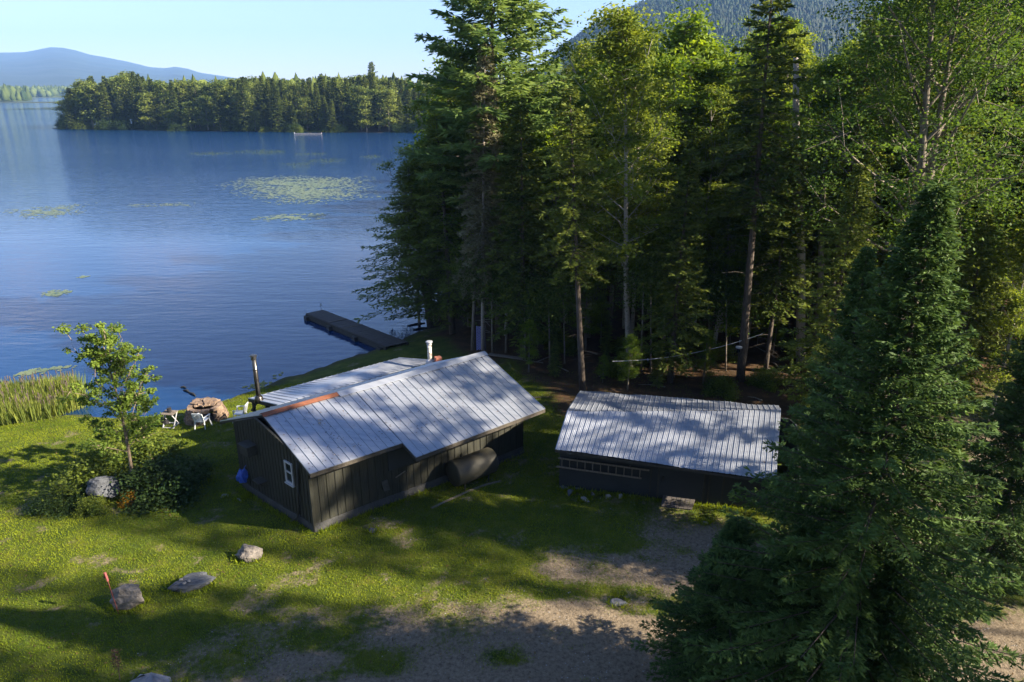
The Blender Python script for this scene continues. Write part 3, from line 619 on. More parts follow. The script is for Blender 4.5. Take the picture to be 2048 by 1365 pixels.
fn = Vector((fd.y, -fd.x, 0)); bk = -fn*3.6; mb = MB()
def zt_s(p):                            # underside of the shed roof above p
    for a, b_, c in ((SRL, SRR, SFL),):
        n_ = (b_-a).cross(c-a); return a.z-((p.x-a.x)*n_.x+(p.y-a.y)*n_.y)/n_.z
fz = min(zt_s(f0), zt_s(f1))-.10
mb.hexa([Vector((*f0[:2],-.4)), Vector((*f1[:2],-.4)), Vector((*(f1-fn*.08)[:2],-.4)), Vector((*(f0-fn*.08)[:2],-.4))], [Vector((*f0[:2],zt_s(f0)-.08)), Vector((*f1[:2],zt_s(f1)-.08)), Vector((*(f1-fn*.08)[:2],zt_s(f1)-.06)), Vector((*(f0-fn*.08)[:2],zt_s(f0)-.06))])
o = mb.build('wall', M['shedwall'], shed); o['label'] = 'dark plywood front wall'
mb = MB()
for f_e, sg in ((f0, 1), (f1, -1)):
    p, q = f_e+fd*sg*.04-fn*.09, f_e+fd*sg*.04+bk; mid = lp(p, q, .55); pts = [(p, zt_s(p)-.08), (mid, 2.5), (q, 2.02)]
    for (a, za), (b_, zb) in zip(pts[:-1], pts[1:]):
        mb.hexa([Vector((a.x,a.y,-.4)), Vector((b_.x,b_.y,-.4)), Vector((b_.x+fd.x*.06,b_.y+fd.y*.06,-.4)), Vector((a.x+fd.x*.06,a.y+fd.y*.06,-.4))], [Vector((a.x,a.y,za)), Vector((b_.x,b_.y,zb)), Vector((b_.x+fd.x*.06,b_.y+fd.y*.06,zb)), Vector((a.x+fd.x*.06,a.y+fd.y*.06,za))])
a, b_ = f0+bk*1.03, f1+bk*1.03; mb.hexa([Vector((a.x,a.y,-.4)), Vector((b_.x,b_.y,-.4)), Vector((b_.x,b_.y+.06,-.4)), Vector((a.x,a.y+.06,-.4))], [Vector((a.x,a.y,1.95)), Vector((b_.x,b_.y,1.95)), Vector((b_.x,b_.y+.06,1.95)), Vector((a.x,a.y+.06,1.95))])
mb.build('wall', M['shedwall'], shed)
def on_shed(px, py): return ray_plane(px, py, f0, f1, f0+Vector((0,0,1)))
Mf = Matrix.Rotation(math.atan2(fd.y, fd.x), 3, 'Z')
d0, d1 = on_shed(1316, 1000), on_shed(1402, 1008); dw = (d1-d0).length; mb = MB(); c = (d0+d1)/2; c.z = .88
mb.box(c+fn*.03, (dw, .05, 1.6), M=Mf); do = mb.build('door', M['shedwall'], shed)
mb = MB()
for s_ in (-1, 1): mb.box(c+fn*.045+fd*s_*(dw/2+.04), (.07, .06, 1.7), M=Mf)
mb.box(c+fn*.045+Vector((0,0,.85)), (dw+.16, .06, .07), M=Mf); mb.build('frame', M['darktrim'], do)
MB().box(c+fn*.09-fd*(dw/2-.12), (.04, .06, .16), M=Mf).build('handle', M['steel'], do)
mb = MB()
for px in (1300, 1418, 1446): c = on_shed(px, 975); mb.box((c.x+fn.x*.02, c.y+fn.y*.02, .85), (.06, .04, 1.9), M=Mf)
a, b_ = SFL, SFR; mb.bar(lp(a, b_, .0)+Vector((0,0,-.09)), lp(a, b_, 1)+Vector((0,0,-.09)), .03, .08); mb.build('eave_board', M['darktrim'], shed)
# ladder hung sideways under the eave
l0, l1 = on_shed(1120, 913)+fn*.14, on_shed(1296, 937)+fn*.14
lad = empty('ladder', (0,0,0), 'long weathered wooden ladder hung sideways along the shed front under the eave', 'ladder')
lo = Vector((0, 0, -.36)); MB().bar(l0-fd*.05, l1+fd*.05, .03, .06).build('rail', M['wood'], lad); MB().bar(l0-fd*.10+lo, l1-fd*.2+lo, .03, .06).build('rail', M['wood'], lad)
for k in range(11):
    c = lp(l0, l1, (k+.35)/11.3); MB().bar(c+Vector((0,0,-.03)), c+lo+Vector((0,0,.03)), .04, .025).build('rung', M['wood'], lad)
for k in (.2, .8): c = lp(l0, l1, k); MB().bar(c-fn*.13+Vector((0,0,.02)), c+fn*.03+Vector((0,0,.02)), .02, .03).build('hook', M['steel'], lad)
# ramp boards
g0 = G(1325,998); g1 = G(1392,1003); g2 = G(1384,1022); g3 = G(1322,1015); mb = MB(); n = 7
for k in range(n):
    a, b_, c, d = lp(g0, g1, k/n), lp(g0, g1, (k+.93)/n), lp(g3, g2, (k+.93)/n), lp(g3, g2, k/n)
    zz = [.22, .22, .07, .07]; bt = [Vector((p.x, p.y, gz(p.x, p.y)+z_-.05)) for p, z_ in zip((a, b_, c, d), zz)]; mb.hexa(bt[::-1], [p+Vector((0,0,.04)) for p in bt][::-1])
tag(mb.build('ramp', M['dock']), 'small plank ramp lying before the shed door', 'ramp')

# ------------------------------------------------------------------ rocks
def rock(name, loc, size, mat_, seed, label, cat='rock', group=None, rz=0, sub=4, ang=.8, parent=None):
    rs = np.random.RandomState(seed); bm = bmesh.new(); bmesh.ops.create_icosphere(bm, subdivisions=sub, radius=1)
    P = np.array([v.co[:] for v in bm.verts]); planes = unit(rs.normal(0, 1, (11, 3))); dd = rs.uniform(.5, .9, 11)
    for n_, d in zip(planes, dd): s = P@n_; ex = np.maximum(s-d, 0)[:, None]; P = P-ex*n_
    P = P*(1+.10*(fbm(P[:, 0]*2+seed, P[:, 1]*2+P[:, 2]*2, 4)-.5)[:, None]*2*ang/.35)
    P[:, 2] = np.maximum(P[:, 2], -.45)
    P *= np.array(size)/2
    for v, q in zip(bm.verts, P): v.co = q
    me = bpy.data.meshes.new(name); bm.to_mesh(me); bm.free(); me.materials.append(mat_); o = add(name, me, parent, loc); o.rotation_euler[2] = rz
    if parent is None: tag(o, label, cat, group)
    return o
def gr_(px, py, dz=0): g = G(px, py); g.z += dz; return g
rock('boulder', gr_(257,1212,.22), (1.15,.75,.85), M['rock'], 3, 'grey white boulder on the lawn beside the leaning red stake', rz=.3)
rock('boulder', gr_(385,1172,.12), (1.3,.62,.5), M['bluerock'], 4, 'long flat slate boulder on the lawn with pebbles on its near end', rz=.45)
for k, (x, y) in enumerate(((366,1172),(372,1178),(381,1173))): rock('pebble', gr_(x, y+6, .33-.02*k), (.13,.11,.09), M['paler'], 40+k, 'white pebble lying on the near end of the long slate boulder', 'stone', 'white pebbles on the slate boulder', sub=2)
rock('boulder', gr_(497,1116,.16), (1.0,.65,.62), M['rock'], 8, 'brown jagged boulder on the lawn, nearest the cabin corner', rz=.2)
rock('boulder', gr_(212,1000,.45), (1.15,1.0,1.2), M['bluerock'], 9, 'big grey boulder in front of the bushes under the maple sapling')  # darker slate colour stands in for the shade of the bush
rock('rock', gr_(745,1063,.05), (.45,.3,.22), M['bluerock'], 12, 'small bluish rock in the shaded grass beside the cabin corner')
rock('rock', gr_(1237,1207,.03), (.55,.35,.2), M['paler'], 13, 'pale flat rock set in the sunlit gravel')
rock('rock', gr_(450,993,.03), (.42,.28,.10), M['paler'], 14, 'flat pale stone in the shaded grass left of the cabin gable', rz=.4)
rock('rock', gr_(480,1001,.01), (.5,.1,.06), M['paler'], 15, 'thin pale strip of stone in the grass left of the cabin gable', rz=-.6)
rock('rock', gr_(1410,1048,.03), (.3,.2,.12), M['paler'], 16, 'lone pale stone in the gravel below the shed ramp')
sp_ = [(1128,978,.5,.16,'bluerock'),(1140,988,.42,.3,'bluerock'),(1170,1000,.45,.1,'paler'),(1216,998,.26,.3,'paler'),(1241,996,.24,.26,'paler'),(1185,992,.3,.2,'rock'),(1155,980,.3,.14,'bluerock')]
for k, (x, y, a, b_, mm_) in enumerate(sp_): rock('rock', gr_(x, y, .04), (a, a*.6, b_), M[mm_], 60+k, 'loose stone lying along the foot of the shed front wall', 'rock', 'stones at the foot of the shed', rz=k)
# survey stake with ribbon
a = gr_(238,1229,-.05); b_ = V3(upY(210,1146,a.y+.05)); stk = empty('survey_stake', (0,0,0), 'thin leaning red stake with pink ribbon beside the grey white boulder', 'stake')
MB().bar(a, b_, .016, .016).build('stake', M['red'], stk); mb = MB(); mb.bar(b_, b_+Vector((.03,0,-.28)), .07, .02); mb.bar(b_+Vector((-.02,0,0)), b_+Vector((-.05,.02,-.2)), .05, .015); mb.build('ribbon', M['pink'], stk)
# tarp-like peaked cover at the frame's bottom
a = gr_(285,1378); mb = MB(); rs = np.random.RandomState(4); top = V3(upY(287,1349,a.y)); ring = []; n = 14
for k in range(n): t_ = 2*math.pi*k/n; rr = .55+.2*rs.rand(); q = Vector((top.x+math.cos(t_)*rr, top.y-.1+math.sin(t_)*rr*.8, 0)); q.z = gz(q.x, q.y)-.02; ring.append(q)
mid = [lp(top, q, .45)+Vector((0,0,.06*rs.rand()+(.05 if k % 2 else -.04))) for k, q in enumerate(ring)]
t2 = top+Vector((.16,.05,-.02))
for k in range(n): mb.face([ring[k], ring[(k+1) % n], mid[(k+1) % n], mid[k]]); mb.face([mid[k], mid[(k+1) % n], top if k < n//2 else t2])
mb.face([top, t2, mid[0]]); 
tag(mb.build('tarp_cover', M['tarp']), 'peaked grey tarp cover at the very bottom edge of the picture', 'tarp')
# dead weed stalk
a = gr_(240,1362); b_ = V3(upY(228,1302,a.y)); wd = empty('dead_weed', (0,0,0), 'tall brown dead weed stalk in the grass by the grey tarp', 'plant')
MB().tube([a-Vector((0,0,.05)), lp(a, b_, .5)+Vector((.03,0,0)), b_], [.014, .011, .006], 5).build('stem', M['bark'], wd)
rs = np.random.RandomState(8); n = 260; tt = rs.rand(n); C = np.array([lp(a, b_, .45+.55*x_)[:] for x_ in tt])+rs.normal(0, .05, (n, 3)); mw = leafmesh('seed_head', C, rs.normal(0,1,(n,3)), rs.normal(0,1,(n,3)), .05, .03, rs.rand(n), mat('dry_seed_head', (.09,.05,.03), .9)); add('seed_head', mw, wd)

# ------------------------------------------------------------------ fuel tank, bag, walkway
tc_ = on_side(926, 932)+nr_*.64; tc_.z = .60; Lh = .85; rr = .50
tank = empty('fuel_tank', (0,0,0), 'big dark oval fuel tank lying along the long side of the cabin', 'tank')
mb = MB(); a, b_ = tc_-sd_*Lh, tc_+sd_*Lh; mb.tube([a-sd_*.07, a-sd_*.05, a, b_, b_+sd_*.05, b_+sd_*.07], [rr*.55, rr*.93, rr, rr, rr*.93, rr*.55], 28); mb.build('drum', M['tank'], tank, smooth=True)
for s_, t_ in ((-1,-1),(-1,1),(1,-1),(1,1)):
    c = tc_+sd_*s_*.55+nr_*t_*.28; MB().tube([(c.x,c.y,-.2),(c.x,c.y,.35)], .03, 8).build('leg', M['darktrim'], tank)
mb = MB(); c = tc_-sd_*.5; mb.tube([c+Vector((0,0,.45)), c+Vector((0,0,.62))], .03, 8); mb.tube([c+Vector((0,0,.6)), c+Vector((0,0,.66))], .055, 10); mb.build('filler_pipe', M['steel'], tank)
c = on_gable(496, 950)+ng*.22; rock('trash_bag', c, (.42,.38,.66), M['blue'], 21, 'blue plastic bag hanging on the shaded gable wall of the cabin', 'bag', ang=1.2)
bpy.data.objects['trash_bag'].location = c
MB().tube([c+Vector((0,0,.22)), c-ng*.2+Vector((0,0,.42))], .012, 5).build('tie', M['blue'], bpy.data.objects['trash_bag'])
bpy.context.view_layer.update(); tb = [o for o in bpy.data.objects if o.name == 'tie'][0]; tb.matrix_parent_inverse = bpy.data.objects['trash_bag'].matrix_basis.inverted()
# concrete slabs along the wall end and thin kerb strip in grass
k0, k1, k2, k3 = G(975,940), G(1050,908), G(1042,888), G(968,915); mb = MB()
for k in range(4):
    a, b_, c, d = [lp(p, q, t_) for p, q, t_ in ((k0,k1,k/4),(k0,k1,(k+.96)/4),(k3,k2,(k+.96)/4),(k3,k2,k/4))]
    bt = [Vector((p.x,p.y,gz(p.x,p.y)-.03)) for p in (a,b_,c,d)]; mb.hexa(bt, [p+Vector((0,0,.12)) for p in bt])
tag(mb.build('slab_walkway', M['concrete']), 'short walk of grey concrete slabs along the far end of the cabin side wall', 'walkway')
mb = MB(); pts = [G(*p) for p in ((862,1018),(900,1000),(935,984),(975,969),(1003,963))]
for a, b_ in zip(pts[:-1], pts[1:]): mb.bar(a+Vector((0,0,.005)), b_+Vector((0,0,.005)), .09, .05)
tag(mb.build('edging_board', M['wood']), 'thin grey edging board half sunk in the grass beside the fuel tank', 'board')
mb = MB(); a, b_ = G(978,714), G(1047,722); mb.bar(a+Vector((0,0,.16)), b_+Vector((0,0,.12)), .3, .06); mb.bar(b_+Vector((0,0,.03)), G(1086,727)+Vector((0,0,.03)), .06, .04)
tag(mb.build('plank', M['wood']), 'long grey plank lying on the forest floor behind the cabin ridge', 'plank')

# ------------------------------------------------------------------ stone fireplace, table, chairs
fc = G(414, 838); fp = empty('stone_fireplace', fc, 'round dry stone fireplace with an open front on the shore lawn', 'fireplace'); fp.scale = (.86, .86, .82)
rs = np.random.RandomState(3); V_, F_ = [], []
def stone(c, s, rz):
    n0 = len(V_); P = np.array([(i_,j_,k_) for i_ in (-1,1) for j_ in (-1,1) for k_ in (-1,1)])*.5*np.array(s)*(1+rs.uniform(-.22,.22,(8,3)))
    ca, sa = math.cos(rz), math.sin(rz); P = np.stack([P[:,0]*ca-P[:,1]*sa, P[:,0]*sa+P[:,1]*ca, P[:,2]], 1)+c
    for p in P: V_.append(p)
    for q in ((0,1,3,2),(4,6,7,5),(0,4,5,1),(2,3,7,6),(0,2,6,4),(1,5,7,3)): F_.append([n0+x_ for x_ in q])
for cs in range(6):
    rad = .98-cs*.05
    for k in range(20):
        a = k*2*math.pi/20+cs*.15; da = (a+1.0+math.pi) % (2*math.pi)-math.pi
        if abs(da) < .50 and cs < 5: continue
        if cs == 5 and (abs(da) > 2.2 or rs.rand() < .2): continue
        stone(np.array([math.cos(a)*rad*1.05, math.sin(a)*rad, .08+cs*.145+rs.uniform(-.02,.02)]), (.26,.35,.17), a)
for k in range(30): th = rs.uniform(0, 6.28); q_r = .8*rs.rand()**.5; stone(np.array([math.cos(th)*q_r*.85-.12, .36+math.sin(th)*q_r*.5, .86+.12*(1-q_r)+rs.uniform(-.03,.06)]), (.38,.28,.08), rs.uniform(0,3))
for k in range(9): stone(np.array([rs.uniform(-.1,.7), rs.uniform(-1.3,-.9), .04]), (.3,.26,.1), rs.uniform(0,3))
add('stone_wall', npmesh('stone_wall', V_, F_, M['tanrock']), fp)
mb = MB(); mb.tube([(0,0,.0),(0,0,.09)], [.72,.6], 16); mb.build('ash_bed', M['ashes'], fp)
mb = MB(); mb.bar((-.4,0,.14),(.4,.15,.2), .1,.1); mb.bar((-.2,.3,.16),(.3,-.3,.24), .09,.09); mb.build('charred_log', M['ashes'], fp)
def chair(loc, rz, label):
    r = empty('plastic_chair', loc, label, 'chair', 'white plastic lawn chairs', rz); pm = M['plastic']
    MB().hexa([(-.22,-.22,.40),(.22,-.22,.40),(.20,.22,.38),(-.20,.22,.38)], [(-.22,-.22,.43),(.22,-.22,.43),(.20,.22,.41),(-.20,.22,.41)]).build('seat', pm, r)
    for sx_, sy_ in ((-1,-1),(1,-1),(-1,1),(1,1)): MB().bar((sx_*.22,sy_*.2,.40),(sx_*.27,sy_*.27,0),.05,.04).build('leg', pm, r)
    mb = MB(); 
    for k in range(7): x_ = -.18+.06*k; mb.bar((x_,.23,.42),(x_*1.05,.33,.80),.032,.02)
    mb.bar((-.24,.345,.83),(.24,.345,.83),.03,.07); mb.bar((-.23,.23,.42),(-.24,.34,.83),.04,.04); mb.bar((.23,.23,.42),(.24,.34,.83),.04,.04); mb.build('backrest', pm, r)
    for s_ in (-1,1): mb = MB(); mb.bar((s_*.26,.30,.64),(s_*.27,-.22,.62),.05,.03); mb.bar((s_*.26,-.2,.62),(s_*.23,-.2,.42),.04,.04); mb.build('armrest', pm, r)
    return r
chair(G(407,856), math.pi-.15, 'white plastic chair with slatted back facing the stone fireplace')
chair(G(482,842), math.pi*.5+math.pi, 'white plastic chair partly hidden behind the near end of the cabin roof')
tb_ = empty('folding_table', G(343,853), 'small folding wooden table between the maple sapling and the fireplace', 'table', rz=-.1)
mb = MB(); 
for k in range(5): mb.box((0,-.2+.1*k,.70), (.62,.09,.03))
mb.build('table_top', M['wood'], tb_)
for s_ in (-1,1):
    mb = MB(); mb.bar((s_*.26,-.28,0),(s_*.26,.22,.69),.03,.04); mb.bar((s_*.23,.28,0),(s_*.23,-.22,.69),.03,.04); mb.bar((s_*.26,-.2,.09),(s_*.26+.0,.2,.09),.02,.03); mb.build('leg', M['white'], tb_)
MB().bar((-.26,-.26,.05),(.26,-.26,.05),.03,.03).build('stretcher', M['white'], tb_); MB().bar((-.24,.26,.05),(.24,.26,.05),.03,.03).build('stretcher', M['white'], tb_)
g = G(343,853); rock('cloth_bundle', g+Vector((-.3,0,.26)), (.5,.4,.45), M['black'], 31, 'dark cloth bundle beside the small folding table', 'bundle', sub=3)
mb = MB(); mb.tube([(0,0,0),(0,0,.2)], [.09,.1], 12); o = mb.build('pot', M['black'], None, g+Vector((.02,.02,.715))); tag(o, 'dark round pot standing on the small folding table', 'pot')
MB().tube([(-.1,0,.19),(-.06,0,.3),(.06,0,.3),(.1,0,.19)], .008, 5).build('handle', M['black'], o)

# ------------------------------------------------------------------ dock
zd = WL+.42; D = [V3(up(x, y, zd)) for x, y in ((612,627),(646,620),(816,684),(772,693))]
dock = empty('dock', (0,0,0), 'long dark plank dock running out from the shore into the lake', 'dock')
mb = MB(); n = 62
for k in range(n):
    a, b_, c, d = lp(D[0],D[3],k/n), lp(D[0],D[3],(k+.9)/n), lp(D[1],D[2],(k+.9)/n), lp(D[1],D[2],k/n); j = Vector((0,0,random.uniform(-.008,.008)))
    mb.hexa([p-Vector((0,0,.04))+j for p in (a,b_,c,d)], [p+j for p in (a,b_,c,d)])
mb.build('deck', M['dock'], dock)
mb = MB(); dn = Vector((0,0,-.22)); 
for p, q in ((D[0],D[3]),(D[1],D[2])): mb.bar(p+dn, q+dn, .10, .36)
mb.bar(D[0]+dn, D[1]+dn, .10, .36); mb.build('side_beam', M['darktrim'], dock)
for t_ in (.03,.34,.66,.95):
    for p, q in ((D[0],D[3]),(D[1],D[2])): c = lp(p,q,t_); MB().box((c.x,c.y,WL-.1), (.5,.5,.75), rz=.6).build('crib_post', M['darktrim'], dock)
for t_ in (.31,.50): MB().bar(lp(D[0],D[3],t_)+Vector((0,0,.02)), lp(D[1],D[2],t_)+Vector((0,0,.02)), .07, .03).build('joint_strip', M['wood'], dock)
c = D[1]+Vector((-.1,-.1,0)); mb = MB(); mb.tube([c, c+Vector((0,0,.55))], .015, 6); mb.bar(c+Vector((-.1,0,.3)), c+Vector((.12,0,.45)), .02, .02); mb.bar(c+Vector((0,0,.5)), c+Vector((.1,0,.3)), .015, .02); mb.build('mooring_post', M['steel'], dock)
# driftwood and sunk logs
for k, (x0, y0, x1, y1) in enumerate(((362,775,372,776),(368,781,379,785),(379,786,391,792),(815,652,850,646),(826,660,860,655))):
    a, b_ = V3(up(x0,y0,WL+.02)), V3(up(x1,y1,WL+.03)); lab = 'dark driftwood log floating off the stone fireplace' if k < 3 else 'thin dead branch lying in the water beside the dock'
    tag(MB().tube([a, lp(a,b_,.5)+Vector((0,.04,.03)), b_], [.05,.06,.03], 7).build('driftwood', M['darktrim']), lab, 'driftwood', 'driftwood off the fireplace' if k < 3 else 'dead branches by the dock')
# lattice panel, bird feeder, clothes line, small lantern
a = G(962,700); mb = MB(); lt = empty('lattice_panel', (a.x,a.y,a.z), 'narrow pale violet lattice panel standing among trunks behind the cabin', 'lattice')
for k in range(-8, 22):
    for s_ in (1,-1):
        x0, z0, x1, z1 = -.22, k*.1, .22, k*.1+.44
        if s_ < 0: x0, x1 = .22, -.22
        def cl(x_, z_, X_, Z_):
            t0, t1 = 0, 1
            if z_ < 0: t0 = (0-z_)/(Z_-z_)
            if Z_ > 1.45: t1 = (1.45-z_)/(Z_-z_)
            return t0, t1
        t0, t1 = cl(x0, z0, x1, z1)
        if t1 > t0: mb.bar((x0+(x1-x0)*t0, s_*.008, z0+(z1-z0)*t0), (x0+(x1-x0)*t1, s_*.008, z0+(z1-z0)*t1), .012, .022)
mb.build('slats', M['purple'], lt); mb = MB(); mb.box((-.24,0,.72),(.03,.04,1.5)); mb.box((.24,0,.72),(.03,.04,1.5)); mb.build('frame', M['purple'], lt)
A1, A2 = V3(upY(1225,723,31.8)), V3(upY(1525,668,33.5)); cl_ = empty('clothes_line', (0,0,0), 'thin pale line strung between trunks behind the shed', 'line')
pts = [lp(A1,A2,t_)+Vector((0,0,-.35*4*t_*(1-t_))) for t_ in np.linspace(0,1,14)]; MB().tube(pts, .014, 5).build('line', M['wire'], cl_)
for t_ in (3,8,11): MB().box(pts[t_], (.05,.03,.09)).build('peg', M['white'], cl_)
# swim float line and buoys far out, lily mats and pads
bz = up(616,268,WL); fl = empty('float_line', (bz[0],bz[1],WL), 'thin white float line on the water before the wooded point', 'float'); mb = MB()
for k in range(18): mb.tube([(-5+k*.56,0,.02),(-5+k*.56+.46,0,.02)], .09, 8)
mb.build('float', M['paler'], fl); MB().tube([(-5,0,.05),(5.2,0,.05)], .04, 5).build('rope', M['darktrim'], fl)
for px, mt, lab in ((589,'white','small white buoy left of the float line'),(643,'red','small red and white buoy right of the float line')):
    q = up(px, 267.5, WL); b_ = empty('buoy', (q[0],q[1],WL), lab, 'buoy'); MB().tube([(0,0,-.1),(0,0,0),(0,0,.2),(0,0,.28)], [.12,.16,.14,.06], 12).build('float', M['white'], b_, smooth=True); MB().tube([(0,0,.28),(0,0,.45)], [.14,.1], 8).build('top', M[mt], b_)
def pads(name, pxpoly, n, size, label, mt, seed, lift=.012, clump=.5):
    rs = np.random.RandomState(seed); P = np.array([up(*p, WL)[:2] for p in pxpoly]); lo_, hi_ = P.min(0), P.max(0); V_, F_ = [], []; got = 0; tries = 0
    sc1 = 1/max(1.2, (hi_-lo_).max()*.07)
    while got < n and tries < 60:
        tries += 1; q = lo_+(hi_-lo_)*rs.rand(4000, 2); d = sdist(q[:,0], q[:,1], pxpoly_w(P)); dens = fbm(q[:,0]*sc1+seed, q[:,1]*sc1*1.6, 4); edge = np.clip(d/(.33*min(hi_-lo_)+.01), 0, 1)**1.5
        q = q[(d > 0) & (rs.rand(4000) < edge) & (dens > clump+rs.normal(0,.03,4000))]
        for c in q[:n-got]:
            r = size*rs.uniform(.5,1.3); a = rs.uniform(0,6.28); k = len(V_); m_ = 7
            for t_ in range(m_): th = a+.3+(2*math.pi-.6)*t_/(m_-1); V_.append((c[0]+math.cos(th)*r, c[1]+math.sin(th)*r, WL+lift+rs.uniform(0,.008)))
            V_.append((c[0], c[1], WL+lift)); F_.append(list(range(k, k+m_))+[k+m_])
        got += min(len(q), n-got)
    if V_: tag(add(name, npmesh(name, V_, F_, mt)), label, 'lily pads', kind='stuff')
def pxpoly_w(P): return [tuple(p) for p in P]
pads('lily_pads', ((425,372),(470,356),(560,350),(760,352),(775,395),(640,412),(560,414),(470,398)), 3600, .24, 'broad pale green sheet of lily pads before the right shore', M['lily'], 1, clump=.30)
pads('lily_pads', ((490,436),(560,428),(660,426),(655,440),(520,446)), 450, .18, 'thin sheet of lily pads below the broad one', M['lily'], 2, clump=.45)
pads('lily_pads', ((0,420),(90,412),(200,402),(170,430),(90,440),(0,436)), 600, .18, 'thin yellow green lily sheet at the left edge', M['lily'], 3, clump=.42)
pads('lily_pads', ((240,408),(400,404),(390,415),(250,416)), 160, .16, 'faint thin lily sheet left of the broad one', M['lily'], 4, clump=.48)
pads('lily_pads', ((75,588),(100,580),(152,580),(150,587),(110,596),(82,594)), 130, .13, 'small patch of lily pads in the open water at left', M['lily'], 5, clump=.4)
pads('lily_pads', ((152,557),(165,552),(182,552),(170,557)), 45, .12, 'tiny patch of lily pads above the small left patch', M['lily'], 6, clump=.3)
pads('lily_pads', ((20,750),(60,738),(150,728),(155,736),(90,748),(30,756)), 150, .11, 'lily pads just beyond the cattails', M['lily'], 7, clump=.38)
pads('lily_pads', ((0,770),(30,768),(20,778),(0,784)), 70, .13, 'lily pads at the left edge behind the cattails', M['lily'], 8, clump=.3)
pads('lily_pads', ((150,652),(180,649),(185,653),(160,656)), 20, .12, 'few lily pads above the cattails', M['lily'], 9, clump=.3)
pads('lily_pads', ((480,775),(520,765),(560,745),(585,740),(520,782)), 60, .09, 'dark scattered floating leaves off the porch corner', M['weed'], 10, clump=.35)
WEED = ['long thin weed island at left, level with the float line', 'weed island second from left, just below its farther neighbour', 'bright thin weed strip at the front of the farthest pair', 'weed island right of the middle, nearly level with the farthest pair', 'nearer weed island left of the widest one', 'widest weed island, right of the middle', 'faint nearest weed strip above the broad lily sheet', 'weed island by the right shore, farthest one there', 'nearer weed island by the right shore']
for k, (x0, x1, y, hh) in enumerate(((380,465,307,3),(470,570,303,3.5),(500,568,306,2.5),(590,655,308,2.5),(560,625,328,3),(615,690,321,4),(575,620,335,1.6),(720,765,313,3),(745,770,328,2.5))):
    c = up((x0+x1)/2, y, WL); a = (up(x1,y,WL)[0]-up(x0,y,WL)[0])/2; b_ = abs(up(0,y-hh,WL)[1]-up(0,y+hh,WL)[1])/2
    rs = np.random.RandomState(70+k); n = int(a*b_*14); rr_ = np.sqrt(rs.rand(n)); th = rs.rand(n)*6.283; C = np.stack([c[0]+a*rr_*np.cos(th), c[1]+b_*rr_*np.sin(th), np.full(n, WL+.02)], 1)
    n2_ = len(C); me = leafmesh('weed', C, np.stack([rs.normal(0,.5,n2_), rs.normal(0,.5,n2_), np.ones(n2_)*.03], 1), np.array([0,0,1.])+rs.normal(0,.15,(n2_,3)), .26, .16, rs.rand(n2_)*.6, M['bush'])
    tag(add('pickerel_weed', me), WEED[k], 'water weed', 'low weed islands on the lake', kind='stuff')
# ------------------------------------------------------------------ cattails
rs = np.random.RandomState(12); P_ = [up(x, y, WL)[:2] for x, y in ((-60,862),(-60,806),(0,800),(80,790),(164,786),(168,815),(100,840),(20,856))]
q = np.array(P_); lo_, hi_ = q.min(0), q.max(0); c = lo_+(hi_-lo_)*rs.rand(3200, 2); d = sdist(c[:,0], c[:,1], [tuple(p) for p in P_]); c = c[(d > -.1) & (fbm(c[:,0]*1.1, c[:,1]*1.1, 3)+d*.25 > .42+rs.normal(0,.06,len(c)))]
n = len(c); C, Dd, Nn, Ll, Tt = [], [], [], [], []
hh = .95+.7*fbm(c[:,0]*.7, c[:,1]*.7, 2)
for k in range(5):
    C.append(np.stack([c[:,0]+rs.normal(0,.05,n), c[:,1]+rs.normal(0,.05,n), np.full(n, WL-.1)], 1)); Dd.append(np.stack([rs.normal(0,.16,n), rs.normal(0,.16,n), np.ones(n)], 1)); Nn.append(np.stack([rs.normal(0,1,n), rs.normal(0,1,n), np.zeros(n)], 1)); Ll.append(hh*rs.uniform(.6,1.1,n)); Tt.append(np.clip(rs.normal(.5,.22,n)+.5*(fbm(c[:,0]*.9+7, c[:,1]*.9, 2)-.5), 0, 1))
me = leafmesh('cattail_blades', np.concatenate(C), np.concatenate(Dd), np.concatenate(Nn), np.concatenate(Ll), .045, np.concatenate(Tt), M['reed'])
cat_ = tag(add('cattails', me), 'bed of tall yellow green cattails standing in the shallows at the left edge', 'cattails', kind='stuff')
mb = MB()
for k in rs.choice(n, 170, replace=False): x, y = c[k]; h = WL+hh[k]*rs.uniform(.95,1.15); mb.tube([(x,y,WL),(x,y,h-.2)], .007, 3, False); mb.tube([(x,y,h-.2),(x,y,h)], .022, 5); 
mb.build('seed_heads', M['bark'], cat_)
